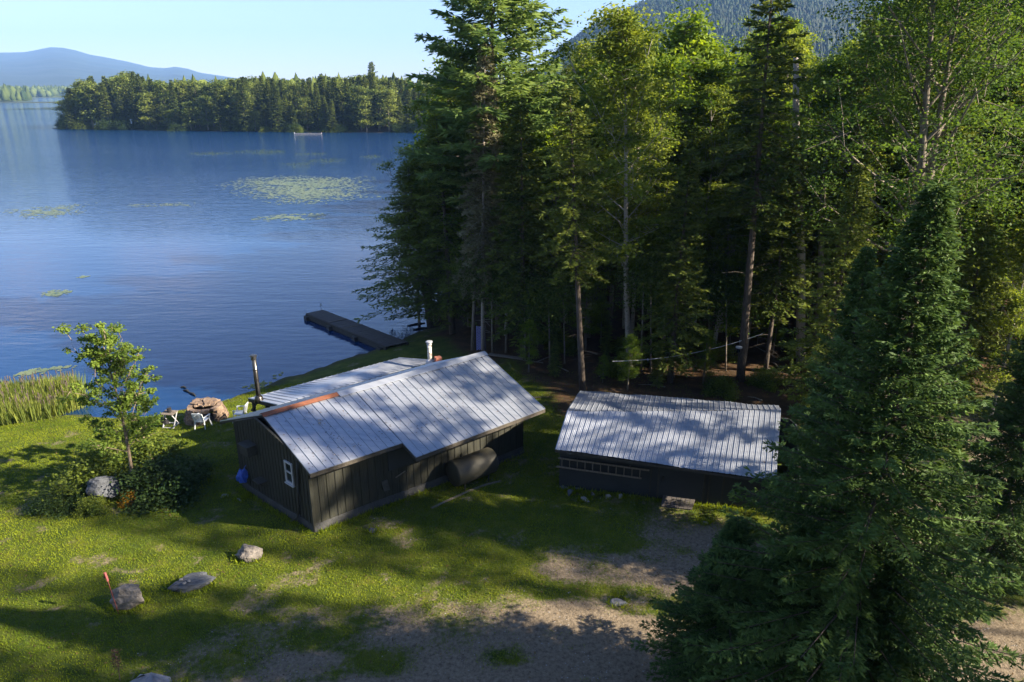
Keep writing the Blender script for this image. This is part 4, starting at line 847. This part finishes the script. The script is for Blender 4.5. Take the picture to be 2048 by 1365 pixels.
# ------------------------------------------------------------------ sapling, bushes, flowers
SAP = broadleaf('sapling', 51, 6.2, 1.95, .22, 26, 7, 90, .10, .085, tr=.075, leaf='sapling', bark='sapbark', spread=.20, up_=.62, curve=.25)
SAP2 = broadleaf('sapling_b', 57, 4.2, 1.1, .38, 14, 5, 38, .14, .12, tr=.05, leaf='sapling', bark='sapbark', spread=.24, up_=.7, curve=.15)
at_base(SAP, 'maple_sapling', 268, 978, 668, 'slender bright green maple sapling leaning over the big grey boulder', ptx=216, rz=.8, wide=.88)
g = G(297,925); s2 = plant(SAP2, 'maple_sapling', g.x, g.y, 'smaller thin sapling with a pale cloth tied to its trunk, right of the taller one', 'tree', top=float(upY(290,780,g.y)[2]), rz=2.1)
def bushm(name, seed, Rr, H, n, L_, W_, leaf, twigs=40):
    rs = np.random.RandomState(seed); cl = rs.normal(0, 1, (26, 3)); cl = unit(cl)*rs.rand(26,1)**.4; cl[:,2] = abs(cl[:,2]); ci = rs.randint(0, 26, n)
    C = cl[ci]*np.array([Rr*.8, Rr*.8, H*.75])+rs.normal(0, .17, (n,3))*np.array([Rr, Rr, H*.8]); C[:,2] = abs(C[:,2])
    tone = np.clip(rs.rand(26)[ci]*.7+rs.normal(.12,.12,n), 0, 1); wood = MB()
    for k in range(twigs): a = rs.uniform(0,6.28); e = cl[k % 26]*np.array([Rr*.8,Rr*.8,H*.8])+rs.normal(0,.05,3); wood.tube([(rs.normal(0,.1),rs.normal(0,.1),-.1), (e[0]*.5,e[1]*.5,e[2]*.55), e], [.02,.012,.005], 4, False)
    cm = leafmesh(name, C, rs.normal(0,1,(n,3))+np.array([0,0,.2]), np.array([0,0,1.])+rs.normal(0,.7,(n,3)), L_*rs.uniform(.7,1.3,n), W_, tone, M[leaf])
    wm = bpy.data.meshes.new(name+'_stems'); wm.from_pydata(wood.v, [], wood.f); wm.materials.append(M['bark']); return dict(H=H, crown=cm, trunk=wm)
B1 = bushm('bush_a', 1, 1.2, 1.5, 5200, .11, .08, 'bush'); B2 = bushm('bush_b', 2, 1.3, 1.5, 6200, .10, .07, 'darkbush'); B3 = bushm('bush_c', 3, .45, .8, 1500, .07, .06, 'yellow', 14)
def bush(P, px, py, h, label, wide=1, cat='bush', name='bush', group=None):
    g = G(px, py); r = empty(name, (g.x,g.y,g.z-.05), label, cat, group, random.uniform(0,6)); s = h/P['H']; r.scale = (s*wide, s*wide, s); add('stems', P['trunk'], r); add('foliage', P['crown'], r)
bush(B1, 160, 990, 1.5, 'olive green bush at the left end of the thicket, left of the big grey boulder', 1.2)
bush(B1, 190, 1022, .75, 'small sparse bush in front of the big grey boulder at its left', 1.1)
bush(B1, 225, 950, 1.7, 'yellow green bush behind the big grey boulder', 1.1)
bush(B1, 318, 935, 1.55, 'sunlit bush round the foot of the smaller sapling', 1.15)
bush(B2, 330, 985, 1.5, 'green bush at the right end of the thicket, leaves darkened for shade', 1.35)  # dark leaf colour carries the shade at this end of the thicket
bush(B2, 375, 960, 1.1, 'low bush at the far right of the thicket, nearest the cabin, leaves darkened for shade', 1.2)
bush(B2, 120, 1015, .8, 'low grey green straggly bush left of the boulder, nearest the left edge', 1.5)
bush(B3, 258, 1008, .7, 'yellow orange flowering weed at the right foot of the big grey boulder', 1, 'flower', 'flowering_weed')
# ------------------------------------------------------------------ feature trees
at_top(NEAR[0], 'spruce_tree', 1878, 372, 1500, 'big blue green spruce filling the right foreground, tallest of the near ones', rz=.6, wide=1.08)
at_top(NEAR[1], 'spruce_tree', 1600, 1060, 1480, 'low dark spruce at the bottom, left foot of the tall foreground spruce', rz=2.6, wide=1.5)
at_top(NEAR[1], 'spruce_tree', 1735, 500, 1110, 'second blue green spruce, close behind and left of the tall foreground spruce', rz=3.9, wide=.88)
at_top(NEAR[1], 'spruce_tree', 1480, 1045, 1400, 'small rounded dark spruce at the far left of the foreground spruces', rz=5.1, wide=1.7)
at_top(SP[1], 'spruce_tree', 1715, 330, 860, 'olive spruce behind the right end of the shed, left of the tall foreground spruce', rz=1.2, wide=1.0)
at_top(SP[1], 'spruce_tree', 1985, 430, 850, 'dark spruce at right behind the tall foreground spruce, before the huge maple', rz=4.2, wide=1.0)
at_top(NEAR[1], 'spruce_tree', 2130, 560, 1180, 'dark spruce cut by the right edge of the picture', rz=1.2, wide=1.0)
at_top(NEAR[1], 'spruce_tree', 1800, 1120, 1560, 'low dark spruce at the bottom right, before the tall foreground one', rz=.2, wide=1.2)
at_base(PINE, 'white_pine', 1000, 668, -150, ptx=985, wide=1.35, label='tall white pine with long upswept limbs, highest tree left of centre', rz=.5)
at_base(LICH, 'old_birch', 966, 700, 90, ptx=962, label='tall pale tree hung with grey lichen, before the white pine', rz=1.1)
at_base(HEM, 'hemlock_tree', 905, 668, 230, ptx=880, label='wide dark hemlock reaching its boughs over the water beside the dock', rz=2.2, wide=1.2)
at_base(HEM, 'hemlock_tree', 862, 655, 330, ptx=812, label='lower dark hemlock at the water edge, leftmost of the shore trees', rz=4.2, wide=1.9)
at_base(SP[1], 'spruce_tree', 1045, 715, 210, 'dark bushy spruce right of the lichen tree, behind the cabin ridge', rz=1, wide=1.15)
at_base(SP[2], 'spruce_tree', 1165, 785, 175, ptx=1135, label='bare trunked spruce rising right behind the left end of the shed roof', rz=.4, wide=1.15)
at_base(BL[2], 'birch_tree', 1260, 735, 5, ptx=1225, label='tall white stemmed birch behind the middle of the shed', rz=1.5, wide=1.15)
at_base(SP[3], 'spruce_tree', 1340, 765, 300, 'dark young spruce with a bare foot behind the shed roof', rz=2)
at_base(SP[2], 'spruce_tree', 1480, 762, -60, ptx=1550, label='very tall spruce behind the right half of the shed, its tip cut by the frame', rz=1.9, wide=1.15)
at_base(BL[4], 'maple_tree', 1800, 800, -120, ptx=1905, label='huge spreading maple at right behind the tall foreground spruce', rz=.9, wide=1.05)
at_base(BL[0], 'maple_tree', 880, 640, 300, 'bright green maple leaning out over the shore behind the hemlocks', rz=.3, wide=1)
for k_, (ptx_, pyt_, Yd_, P_i, lab_) in enumerate(((890,165,47,2,'yellow green birch between the white pine and the water, topping out beside the pine'),(852,285,45,3,'shorter birch leaning over the lake edge left of the white pine'),(1062,170,44,2,'bright birch just right of the white pine'),(1010,255,41.5,3,'lower birch in front of the white pine behind the lichen tree'),(930,210,44,1,'dense green maple in front of the white pine at left'),(1115,250,41,0,'green maple between the white pine and the bare trunked spruce'),(1380,28,47,1,'bright round topped maple showing against the hill'),(1335,110,44,0,'lower maple left of the one against the hill'),(1430,95,46,1,'light green maple left of the very tall spruce'),(1180,95,50,3,'thin topped birch standing against the hill edge'),(822,290,46,2,'sunlit birch at the left edge of the shore trees, over the hemlocks'),(905,120,52,1,'bright maple top left of the white pine against the far point'))):
    at_depth(BL[P_i], 'birch_tree' if P_i > 1 else 'maple_tree', ptx_, pyt_, Yd_, lab_, wide=1.12, rz=k_*1.3)
# standing dead trunk and its neighbours
def snag(px, pyb, pyt, r, mt, label, name='tree_snag', cat='tree', lean=0):
    g = G(px, pyb); tp = V3(upY(px+lean, pyt, g.y)); e = empty(name, g, label, cat)
    d = tp-g; MB().tube([Vector((0,0,-.2)), d*.4+Vector((.1,0,0)), d*.75+Vector((-.05,.05,0)), d], [r, r*.85, r*.7, r*.5], 10).build('trunk', M[mt], e, smooth=True)
    mb = MB(); rs = np.random.RandomState(int(px))
    for k in range(7): p = d*rs.uniform(.35,.95); a = rs.uniform(0,6.28); mb.tube([p, p+Vector((math.cos(a)*.5,math.sin(a)*.5,.1)), p+Vector((math.cos(a)*.9,math.sin(a)*.9,-.05))], [.035,.02,.008], 4)
    mb.build('branch_stubs', M[mt], e)
snag(1602, 728, 115, .24, 'birchbark', 'broken topped white birch trunk standing among the spruces right of centre', lean=-10)
snag(1628, 722, 300, .17, 'maplebark', 'straight bare brown trunk beside the broken white birch trunk', lean=25)
at_base(SP[2], 'spruce_tree', 1640, 735, 40, 'tall thin crowned spruce beside the broken white birch trunk', rz=3.3, wide=1.1)
# small bare trunks in the shade behind the shed
for k, (px, pb, pt, r) in enumerate(((985,706,560,.07),(1050,722,600,.06),(1282,742,560,.06),(1302,746,560,.05),(1452,742,600,.05),(1325,730,600,.04),(1420,728,590,.05),(1375,733,600,.04),(945,700,540,.12),(1012,706,560,.08),(1100,735,600,.05),(1130,728,600,.045))):
    g = G(px, pb); tp = V3(upY(px+random.uniform(-6,6), pt, g.y)); e = empty('young_tree', g, 'thin bare lower trunk of a young tree standing in the shade behind the buildings', 'tree', 'thin young trunks in the shade'); d = tp-g
    MB().tube([Vector((0,0,-.2)), d*.5, d], [r, r*.8, r*.5], 8).build('trunk', M['maplebark'], e, smooth=True)
    rs = np.random.RandomState(k); nn = 1500; cc = np.array(d[:])+rs.normal(0,1,(nn,3))*np.array([.8,.8,.7]); add('crown', leafmesh('young_crown', cc, rs.normal(0,1,(nn,3)), np.array([0,0,1.])+rs.normal(0,.6,(nn,3)), .17, .07, rs.rand(nn)*.5, M['hemlock']), e)
a = G(1480,765); mb = MB(); q = upY(1478,696,a.y-.35); o = empty('bird_feeder', (q[0],q[1],q[2]), 'small white capped bird feeder fixed on the dark trunk behind the shed', 'feeder')
mb.tube([(0,0,0),(0,0,.06),(0,0,.10)], [.16,.16,.04], 14).build('cap', M['white'], o); MB().tube([(0,0,-.22),(0,0,0)], .08, 10).build('tube', M['glass'], o)
# ------------------------------------------------------------------ forest behind
LAB = {0:'dark narrow spruce in the forest mass behind the buildings', 1:'leafy maple in the forest mass behind the buildings', 2:'yellow green birch in the forest mass behind the buildings'}
GRP = {0:'forest spruces', 1:'forest maples', 2:'forest birches'}
rs = np.random.RandomState(77); placed = [(o.location.x, o.location.y) for o in bpy.data.objects if o.type == 'EMPTY' and 'tree' in o.name]
def canopy(px):                         # treetop line along the picture, in pixels
    return float(np.interp(px, [700,800,860,900,1080,1100,1150,1200,1235,1290,1340,1380,1420,1470,1540,1600,1640,1700,1760,2050,2400], [330,290,200,140,90,150,95,60,5,75,110,35,90,90,0,90,95,60,-40,-120,-160]))
def free(x, y, dd): return all((x-a)**2+(y-b)**2 > dd*dd for a, b in placed)
cnt = 0
for ring_, (y0, y1, ntry, dd) in enumerate(((34.5,42,240,1.9),(42,55,340,2.3),(55,75,380,3.0),(75,120,420,4.2))):
    for _ in range(ntry):
        y = rs.uniform(y0, y1); x = rs.uniform(-8, y*.85+6)
        if float(sdist(np.array([x]), np.array([y]), land_poly)[0]) < 1.2 or float(sdist(np.array([x]), np.array([y]), forest_poly)[0]) < .8: continue
        if x < -1.5 and y < 44: continue
        if not free(x, y, dd): continue
        px = CX+FPX*x/(y*math.cos(PITCH)+(CH-8)*math.sin(PITCH)); 
        ty = canopy(px)+abs(rs.normal(0, 70))+(ring_ == 0)*rs.uniform(60,330); 
        z1 = upY(px, ty, y)[2]; h = z1-gz(x, y)
        if h < 5: continue
        h = min(h, 24); dec = fbm(np.array([x*.09+3]), np.array([y*.09]), 2)[0]+rs.normal(0,.10)+(ring_-1.0)*.06+(.10 if 1060 < px < 1480 and ring_ > 0 else 0)
        dec -= .14 if px > 1560 else 0
        if dec > .42: k = 1 if rs.rand() < .55 else 2
        else: k = 0
        P = (SP[rs.randint(0,3)] if k == 0 else BL[rs.randint(0,2)] if k == 1 else BL[2+rs.randint(0,2)])
        plant(P, ('spruce_tree','maple_tree','birch_tree')[k], x, y, LAB[k], 'tree', GRP[k], h=h, wide=min(1.5, max(.85, 15/h))*rs.uniform(.9,1.15), rz=rs.uniform(0,6.28)); placed.append((x,y)); cnt += 1
print('forest', cnt)
# trees beside the yard on the right, whose shadows fall across it
for k, (x, y, h, kind, wd_) in enumerate(((22,16.3,17.5,'t',.75),(23.5,19.6,15,'t',.55),(20,6.5,9,'s',.9),(32,8.4,24,'h',.45),(30,14.6,25,'h',.8),(31,11.0,24,'h',.28),(27,17.3,23,'h',.6),(28,20.2,24,'h',.8),(26,22.8,21,'h',.7),(33,4.2,25,'h',.6),(29,5.4,25,'h',.5),(34,7.4,31,'h',.4),(44,9.0,38,'h',.35),(36,12.6,34,'h',.45),(35,3.2,32,'h',.5),
        (36,21,26,'t',.5),(25,30,12,'s',1),(31,27,14,'b',1),(38,12.5,30,'t',.6),(21,28.0,10,'b',1),(28,1,15,'s',1))):
    P = HIGH if kind == 'h' else SP[2] if kind == 't' else SP[k % 3] if kind == 's' else BL[k % 4]; r_ = plant(P, 'spruce_tree' if kind != 'b' else 'maple_tree', x, y, 'spruce beside the yard at the far right edge' if kind != 'b' else 'leafy tree beside the yard at the far right edge', 'tree', 'edge spruces' if kind != 'b' else 'edge leafy trees', h=h, wide=wd_)
rs = np.random.RandomState(19); nn_ = 0
for _ in range(400):
    x = rs.uniform(-3, 26); y = rs.uniform(30.5, 40)
    if float(sdist(np.array([x]), np.array([y]), forest_poly)[0]) < .6 or not free(x, y, 1.1) or 2 < x < 11 and y < 31.5: continue
    k = rs.randint(0, 3); h = rs.uniform(1.0, 3.6); placed.append((x, y)); nn_ += 1
    if k == 0: r_ = empty('shrub', (x, y, gz(x, y)), 'low leafy shrub on the shaded forest floor behind the buildings', 'shrub', 'forest floor shrubs', x*3); r_.scale = (.8,.8,.7); add('stems', B2['trunk'], r_); add('foliage', B1['crown'], r_)
    else: plant(SP[3] if k == 1 else BL[1], 'young_spruce' if k == 1 else 'young_maple', x, y, 'knee to head high young spruce on the shaded forest floor' if k == 1 else 'thin young maple on the shaded forest floor', 'tree', 'young spruces under the wood' if k == 1 else 'young maples under the wood', h=h, wide=1.2, rz=x*5)
    if nn_ > 46: break
for k in range(26):
    x = rs.uniform(-3, 24); y = rs.uniform(30, 38); a = rs.uniform(0, 3.14); l = rs.uniform(.6, 2.2); z = gz(x, y)+.04
    tag(MB().tube([(x, y, z), (x+math.cos(a)*l*.5, y+math.sin(a)*l*.5, z+rs.uniform(0,.15)), (x+math.cos(a)*l, y+math.sin(a)*l, z+.02)], [.035,.028,.012], 5).build('fallen_branch', M['maplebark']), 'dead grey branch lying on the forest floor behind the buildings', 'branch', 'fallen branches on the forest floor')
# unseen trees added behind the viewpoint to hold sky light off the yard
for k, (x, y, h) in enumerate(((-26,-14,18),(-19,-11,20),(-12,-14,21),(-7,-10,18),(0,-13,22),(6,-10,19),(12,-13,21),(17,-9,17),(-22,-6,16),(-33,-8,17),(-15,-20,22),(4,-19,23),(-5,-18,22),(15,-19,22))):
    P = SP[k % 3] if k % 2 else BL[k % 4]; plant(P, 'spruce_tree' if k % 2 else 'maple_tree', x, y, 'unseen spruce added behind the viewpoint to block sky light' if k % 2 else 'unseen leafy tree added behind the viewpoint to block sky light', 'tree', 'added spruces behind the viewpoint' if k % 2 else 'added leafy trees behind the viewpoint', h=h, wide=1.3)
# ------------------------------------------------------------------ wooded point across the water
FT = [conifer('far_spruce_a', 61, 20, 2.9, .10, 120, 10, 4, .58, .26, droop=.3, leaf='far', bark='maplebark', tr=.22, nseg=5, dead=False, lump=.5), conifer('far_spruce_b', 62, 17, 2.4, .05, 110, 9, 4, .55, .25, droop=.3, leaf='far', bark='bark', tr=.2, nseg=5, dead=False),
      broadleaf('far_maple', 63, 18, 4.0, .12, 20, 7, 30, .55, .42, leaf='farm', tr=.25, spread=.8), conifer('far_pine', 64, 25, 5.0, .35, 80, 12, 5, .62, .28, droop=.0, low_el=0, top_el=30, prof=.6, leaf='far', bark='maplebark', tr=.3, nseg=5, lump=.5, twig=.6, dead=False)]
def isl_top(px): return float(np.interp(px, [124,135,150,180,210,230,270,300,330,380,430,480,530,600,650,700,740,770,820,900], [215,180,165,150,150,152,140,150,163,158,160,155,150,160,148,155,140,152,158,165]))
fl_ = 'tall dark conifer on the wooded point across the lake'; fb_ = 'pale green broadleaf tree on the wooded point across the lake'
rs = np.random.RandomState(31); pl = []; cnt = 0
for _ in range(5200):
    x = rs.uniform(-196, 5); y = rs.uniform(276, 345)
    d = float(sdist(np.array([x]), np.array([y]), land_poly)[0])
    if d < .8 or (d > 26 and rs.rand() < .6): continue
    if any((x-a)**2+(y-b)**2 < (3.3 if d < 8 else 4.4)**2 for a, b in pl): continue
    px = CX+FPX*x/(y*math.cos(PITCH)+4); 
    ty = isl_top(px)+abs(rs.normal(0,9))+ (rs.uniform(0,62) if d < 7 else 0)
    h = upY(px, ty, y)[2]-gz(x,y)
    if d > 14: h = min(h, 25)
    if h < 4 or h > 34: continue
    r_ = rs.rand(); P = FT[3] if (h > 23 and r_ < .3) else FT[0] if r_ < .42 else FT[1] if r_ < .66 else FT[2]
    br = P is FT[2]; plant(P, 'broadleaf_tree' if br else 'conifer_tree', x, y, fb_ if br else fl_, 'tree', 'broadleaf trees on the point' if br else 'conifers on the point', h=h, wide=rs.uniform(1.0,1.35)*min(1.3,max(.9,20/h)), rz=rs.uniform(0,6.28)); pl.append((x,y)); cnt += 1
    if cnt >= 250: break
print('point', cnt)
nn_ = 0
for k in range(400):
    x = rs.uniform(-196, -10); y = rs.uniform(276, 330); d = float(sdist(np.array([x]), np.array([y]), land_poly)[0])
    if d < .3 or d > 4.5: continue
    r_ = empty('shrub', (x, y, gz(x, y)-.3), 'leafy shrub hanging over the water edge of the wooded point', 'shrub', 'shore shrubs on the point', x); sc_ = rs.uniform(1.6, 3.2); r_.scale = (sc_*1.2, sc_*1.2, sc_); add('foliage', B1['crown'] if k % 2 else B2['crown'], r_); nn_ += 1
    if nn_ > 60: break
q = upY(742,125,300); plant(FT[3], 'white_pine', q[0], 300, 'tall layered pine rising above the right part of the wooded point', 'tree', top=q[2], wide=.9)
# the wood behind, too far off to tell its trees apart
def farwood(name, pts, size, label, leaf, wide=.30):
    """one mesh of many small spiky and round crowns"""
    n = len(pts); rs = np.random.RandomState(len(pts)); V, F, T = [], [], []
    for (x, y, z), s in zip(pts, size):
        con = rs.rand() < .55; m_ = 5; k0 = len(V); tn_ = rs.rand()
        levels = [(0,.0,.7),(0,.25,1),(0,.6,.55),(0,1,.03)] if con else [(0,.0,.6),(0,.35,1.25),(0,.75,1.05),(0,1,.25)]
        for _, hz, rr_ in levels:
            for j in range(m_): a = 6.283*j/m_+rs.rand()*.6; r = s*wide*rr_*rs.uniform(.75,1.25); V.append((x+math.cos(a)*r, y+math.sin(a)*r, z+s*hz*(1 if con else .85)+rs.uniform(-.04,.04)*s)); T.append(min(1, max(0, (.1 if con else .5)+tn_*.5+rs.normal(0,.08))))
        for l in range(3):
            for j in range(m_): F.append((k0+l*m_+j, k0+l*m_+(j+1)%m_, k0+(l+1)*m_+(j+1)%m_, k0+(l+1)*m_+j))
    return tag(add(name, npmesh(name, V, np.array(F), M[leaf], tone=T)), label, 'forest', kind='stuff')
rs = np.random.RandomState(2)
def scatter(n, x0, x1, y0, y1, ok, smin, smax, zf=None):
    x = rs.uniform(x0, x1, n); y = rs.uniform(y0, y1, n); k = ok(x, y); x, y = x[k], y[k]; z = (zf or height)(x, y)
    return list(zip(x, y, z)), rs.uniform(smin, smax, len(x))
pts, s_ = scatter(9000, -1500, 900, 1000, 2600, lambda x, y: (sdist(x, y, far_poly) > 4) & (abs(x/y) < .95) & (x/y < -.15), 14, 24)
farwood('far_wood', pts, s_, 'hazy wood along the far shore at the left edge', 'far')
pts, s_ = scatter(5000, -160, 500, 320, 620, lambda x, y: (sdist(x, y, land_poly) > 22), 13, 20)
farwood('far_wood', pts, s_, 'wood continuing behind the point and the near forest', 'far')
# hills
def hill(name, x0, x1, y0, y1, fn, n=(160,120), mt=None, trees=0, label=''):
    xs = np.linspace(x0, x1, n[0]); ys = np.linspace(y0, y1, n[1]); X_, Y_ = np.meshgrid(xs, ys); Z_ = fn(X_, Y_)
    V = np.stack([X_, Y_, Z_], -1).reshape(-1,3); i = np.arange(n[0]-1)[None]+np.arange(n[1]-1)[:,None]*n[0]; F = np.stack([i,i+1,i+1+n[0],i+n[0]], -1).reshape(-1,4)
    return tag(add(name, npmesh(name, V, F, mt, True)), kind='structure')
hm = mat('forested_slope', (.008,.02,.012), .95, var=(.022,.038,.02), scale=.012, detail=12, bump=0); hm2 = mat('near_forested_slope', (.008,.02,.008), .95, var=(.02,.035,.014), scale=.03, detail=10)
YM = 6500
def ridge_prof(pxs, pys, Yd): 
    q = [upY(a, b, Yd) for a, b in zip(pxs, pys)]; return np.array([p[0]/Yd for p in q]), np.array([p[2] for p in q])
mx_, mz_ = ridge_prof([-500,-200,0,50,85,100,125,150,180,210,260,300,330,350,375,400,440,480,560,800,1100,1500,2048,2600], [120,112,106,105,98,95,96,101,110,115,125,135,137,134,138,146,152,158,166,176,182,182,182,182], YM)
def f_m(X_, Y_):
    t_ = X_/Y_; zr = np.interp(t_, mx_, mz_); s = np.clip(1-abs(Y_-YM)/(YM-2600), 0, 1); s2 = np.clip(1-(Y_-YM)/2500, 0, 1)
    prof = np.where(Y_ < YM, s**1.15, s2); return WL+2+zr*prof*(1+.0*X_)+(fbm(X_*.002, Y_*.002, 5)-.5)*70*prof*(1-prof)*3
hill('mountain', -7600, 3000, 2600, 8500, f_m, (420,160), hm)
hx_, hz_ = ridge_prof([900,1000,1080,1120,1180,1230,1275,1330,1380,1450,1550,1650,1750,1900,2100,2500], [184,182,160,112,70,44,24,6,-4,-12,-12,0,20,60,110,160], 1500)
def f_h(X_, Y_):
    t_ = X_/Y_; zr = np.interp(t_, hx_, hz_); a = np.clip((Y_-640)/(1500-640), 0, 1); b_ = np.clip(1-(Y_-1500)/700, 0, 1)
    prof = np.where(Y_ < 1500, a**1.2, b_*b_*(3-2*b_)); return 4+zr*prof+(fbm(X_*.008, Y_*.008, 4)-.5)*40*prof*(1-prof)*3
hill('hill', -450, 2300, 640, 2200, f_h, (260,150), hm2)
pts, s_ = scatter(42000, -200, 1500, 800, 1560, lambda x, y: (x/y > -.05) & (x/y < .62), 9, 17, zf=f_h)
farwood('hill_wood', pts, s_, 'spruce and broadleaf wood covering the hill beyond the forest', 'hillwood', .24)
# ------------------------------------------------------------------ lawn grass
rs = np.random.RandomState(99); n = 520000; x = rs.uniform(-27, 9, n); y = rs.uniform(11, 35, n)
keep = (abs(x) < .8*(y+3)+1); x, y = x[keep], y[keep]; g_, f_ = masks(x, y); d = sdist(x, y, land_poly)
ok = (rs.rand(len(x)) > g_*1.03) & (rs.rand(len(x)) > f_*.93) & (d > .15)
x, y = x[ok], y[ok]; z = height(x, y); n = len(x); print('grass', n)
tone = np.clip(.5+(fbm(x*.8, y*.8, 3)-.5)*1.0+rs.normal(0,.11,n), 0, 1)
me = leafmesh('grass', np.stack([x,y,z-.01], 1), np.stack([rs.normal(0,.5,n), rs.normal(0,.5,n), np.ones(n)], 1), np.stack([rs.normal(0,1,n), rs.normal(0,1,n), rs.normal(0,.2,n)], 1), rs.uniform(.05,.085,n), .017, tone, M['grass'])
tag(add('lawn_grass', me), 'short mown grass of the lawn round the cabin', 'grass', kind='stuff')
# longer unmown grass round stones, trunks and wall feet
edge_pts = [(o.matrix_world.translation.x, o.matrix_world.translation.y, max(o.dimensions.x, o.dimensions.y)*.46) for o in bpy.data.objects if o.name.startswith(('boulder', 'rock'))]
bpy.context.view_layer.update(); xs_, ys_ = [], []
for (a_, b_, c_) in edge_pts:
    k = int(60+c_*420); th = rs.uniform(0, 6.28, k); q_ = c_*rs.uniform(.85, 1.25, k)+.02; xs_.append(a_+np.cos(th)*q_); ys_.append(b_+np.sin(th)*q_*.8)
for p_, q_ in ((gA, gC), (gA, gB), (f0, f1)):
    nn = p_-q_; nn.z = 0; k = int(nn.length*120); t_ = rs.rand(k); off = outward(p_, q_, cen if p_ is gA else (f0+f1)/2-fn*2); d_ = rs.uniform(.1, .32, k); xs_.append(p_.x+(q_.x-p_.x)*t_+off.x*d_); ys_.append(p_.y+(q_.y-p_.y)*t_+off.y*d_)
x = np.concatenate(xs_); y = np.concatenate(ys_); n = len(x)
me = leafmesh('tall_grass', np.stack([x,y,height(x,y)-.01], 1), np.stack([rs.normal(0,.4,n), rs.normal(0,.4,n), np.ones(n)], 1), np.stack([rs.normal(0,1,n), rs.normal(0,1,n), rs.normal(0,.2,n)], 1), rs.uniform(.09,.24,n), .02, np.clip(rs.normal(.5,.2,n),0,1), M['grass'])
tag(add('tall_grass', me), 'longer unmown grass along the wall feet and round the boulders', 'grass', kind='stuff')
# fallen leaves and twigs over the yard
n = 5200; x = rs.uniform(-24, 14, n); y = rs.uniform(11, 31, n); k = (fbm(x*.6+5, y*.6, 3)+rs.normal(0,.05,n) > .47) & (sdist(x, y, land_poly) > .4); x, y = x[k], y[k]; n = len(x)
me = leafmesh('leaves', np.stack([x,y,height(x,y)+.035], 1), rs.normal(0,1,(n,3))*np.array([1,1,.15]), np.array([0,0,1.])+rs.normal(0,.2,(n,3)), rs.uniform(.04,.10,n), .045, rs.rand(n), M['litter'])
tag(add('leaf_litter', me), 'scattered dry fallen leaves over the lawn and gravel', 'fallen leaves', kind='stuff')
n = 420; C = []
for _ in range(n): t_ = rs.rand(); s_ = rs.rand(); C.append(lp(lp(R0, R1, t_), lp(E0, E1s, t_), s_*.95)+nR*.012)
C = np.array([c_[:] for c_ in C]); me = leafmesh('needles', C, rs.normal(0,1,(n,3))*np.array([1,1,.1]), np.tile(np.array(nR[:]), (n,1)), rs.uniform(.04,.11,n), .03, rs.rand(n), M['litter'])
tag(add('needle_litter', me), 'fallen leaves and needles lying over the long slope of the cabin roof', 'fallen leaves', kind='stuff')
# pebbles in the gravel: one mesh of tiny tetra stones
n = 11000; x = rs.uniform(-12, 14, n); y = rs.uniform(11, 24, n); g_, f_ = masks(x, y); k = rs.rand(n) < g_; x, y = x[k], y[k]; z = height(x, y); n = len(x)
s = .010+.022*rs.rand(n)**5; V = np.zeros((n,5,3)); a = rs.rand(n)*6.28
for j in range(4): V[:,j] = np.stack([x+np.cos(a+j*1.571)*s, y+np.sin(a+j*1.571)*s*.8, z], 1)
V[:,4] = np.stack([x, y, z+s*.8], 1); b0 = np.arange(n)*5; F = np.concatenate([np.stack([b0+j, b0+(j+1)%4, b0+4], 1) for j in range(4)])
tag(add('gravel_stones', npmesh('gravel_stones', V.reshape(-1,3), F, M['paler'])), 'small pale stones scattered over the gravel yard', 'gravel', kind='stuff')
# ------------------------------------------------------------------ haze
hz = MB(); hz.hexa([(-8900,-150,-6),(4500,-150,-6),(4500,9500,-6),(-8900,9500,-6)], [(-8900,-150,720),(4500,-150,720),(4500,9500,720),(-8900,9500,720)])
hmat = bpy.data.materials.new('haze_air'); hmat.use_nodes = True; t = hmat.node_tree; t.nodes.clear(); o_ = t.nodes.new('ShaderNodeOutputMaterial'); v_ = t.nodes.new('ShaderNodeVolumePrincipled')
v_.inputs['Color'].default_value = (.26,.5,1,1); v_.inputs['Density'].default_value = .00012; v_.inputs['Anisotropy'].default_value = 0; t.links.new(v_.outputs[0], o_.inputs['Volume'])
HAZE = True
if HAZE: tag(hz.build('haze', hmat), kind='stuff', label='thin blue haze over the lake and hills', cat='haze')
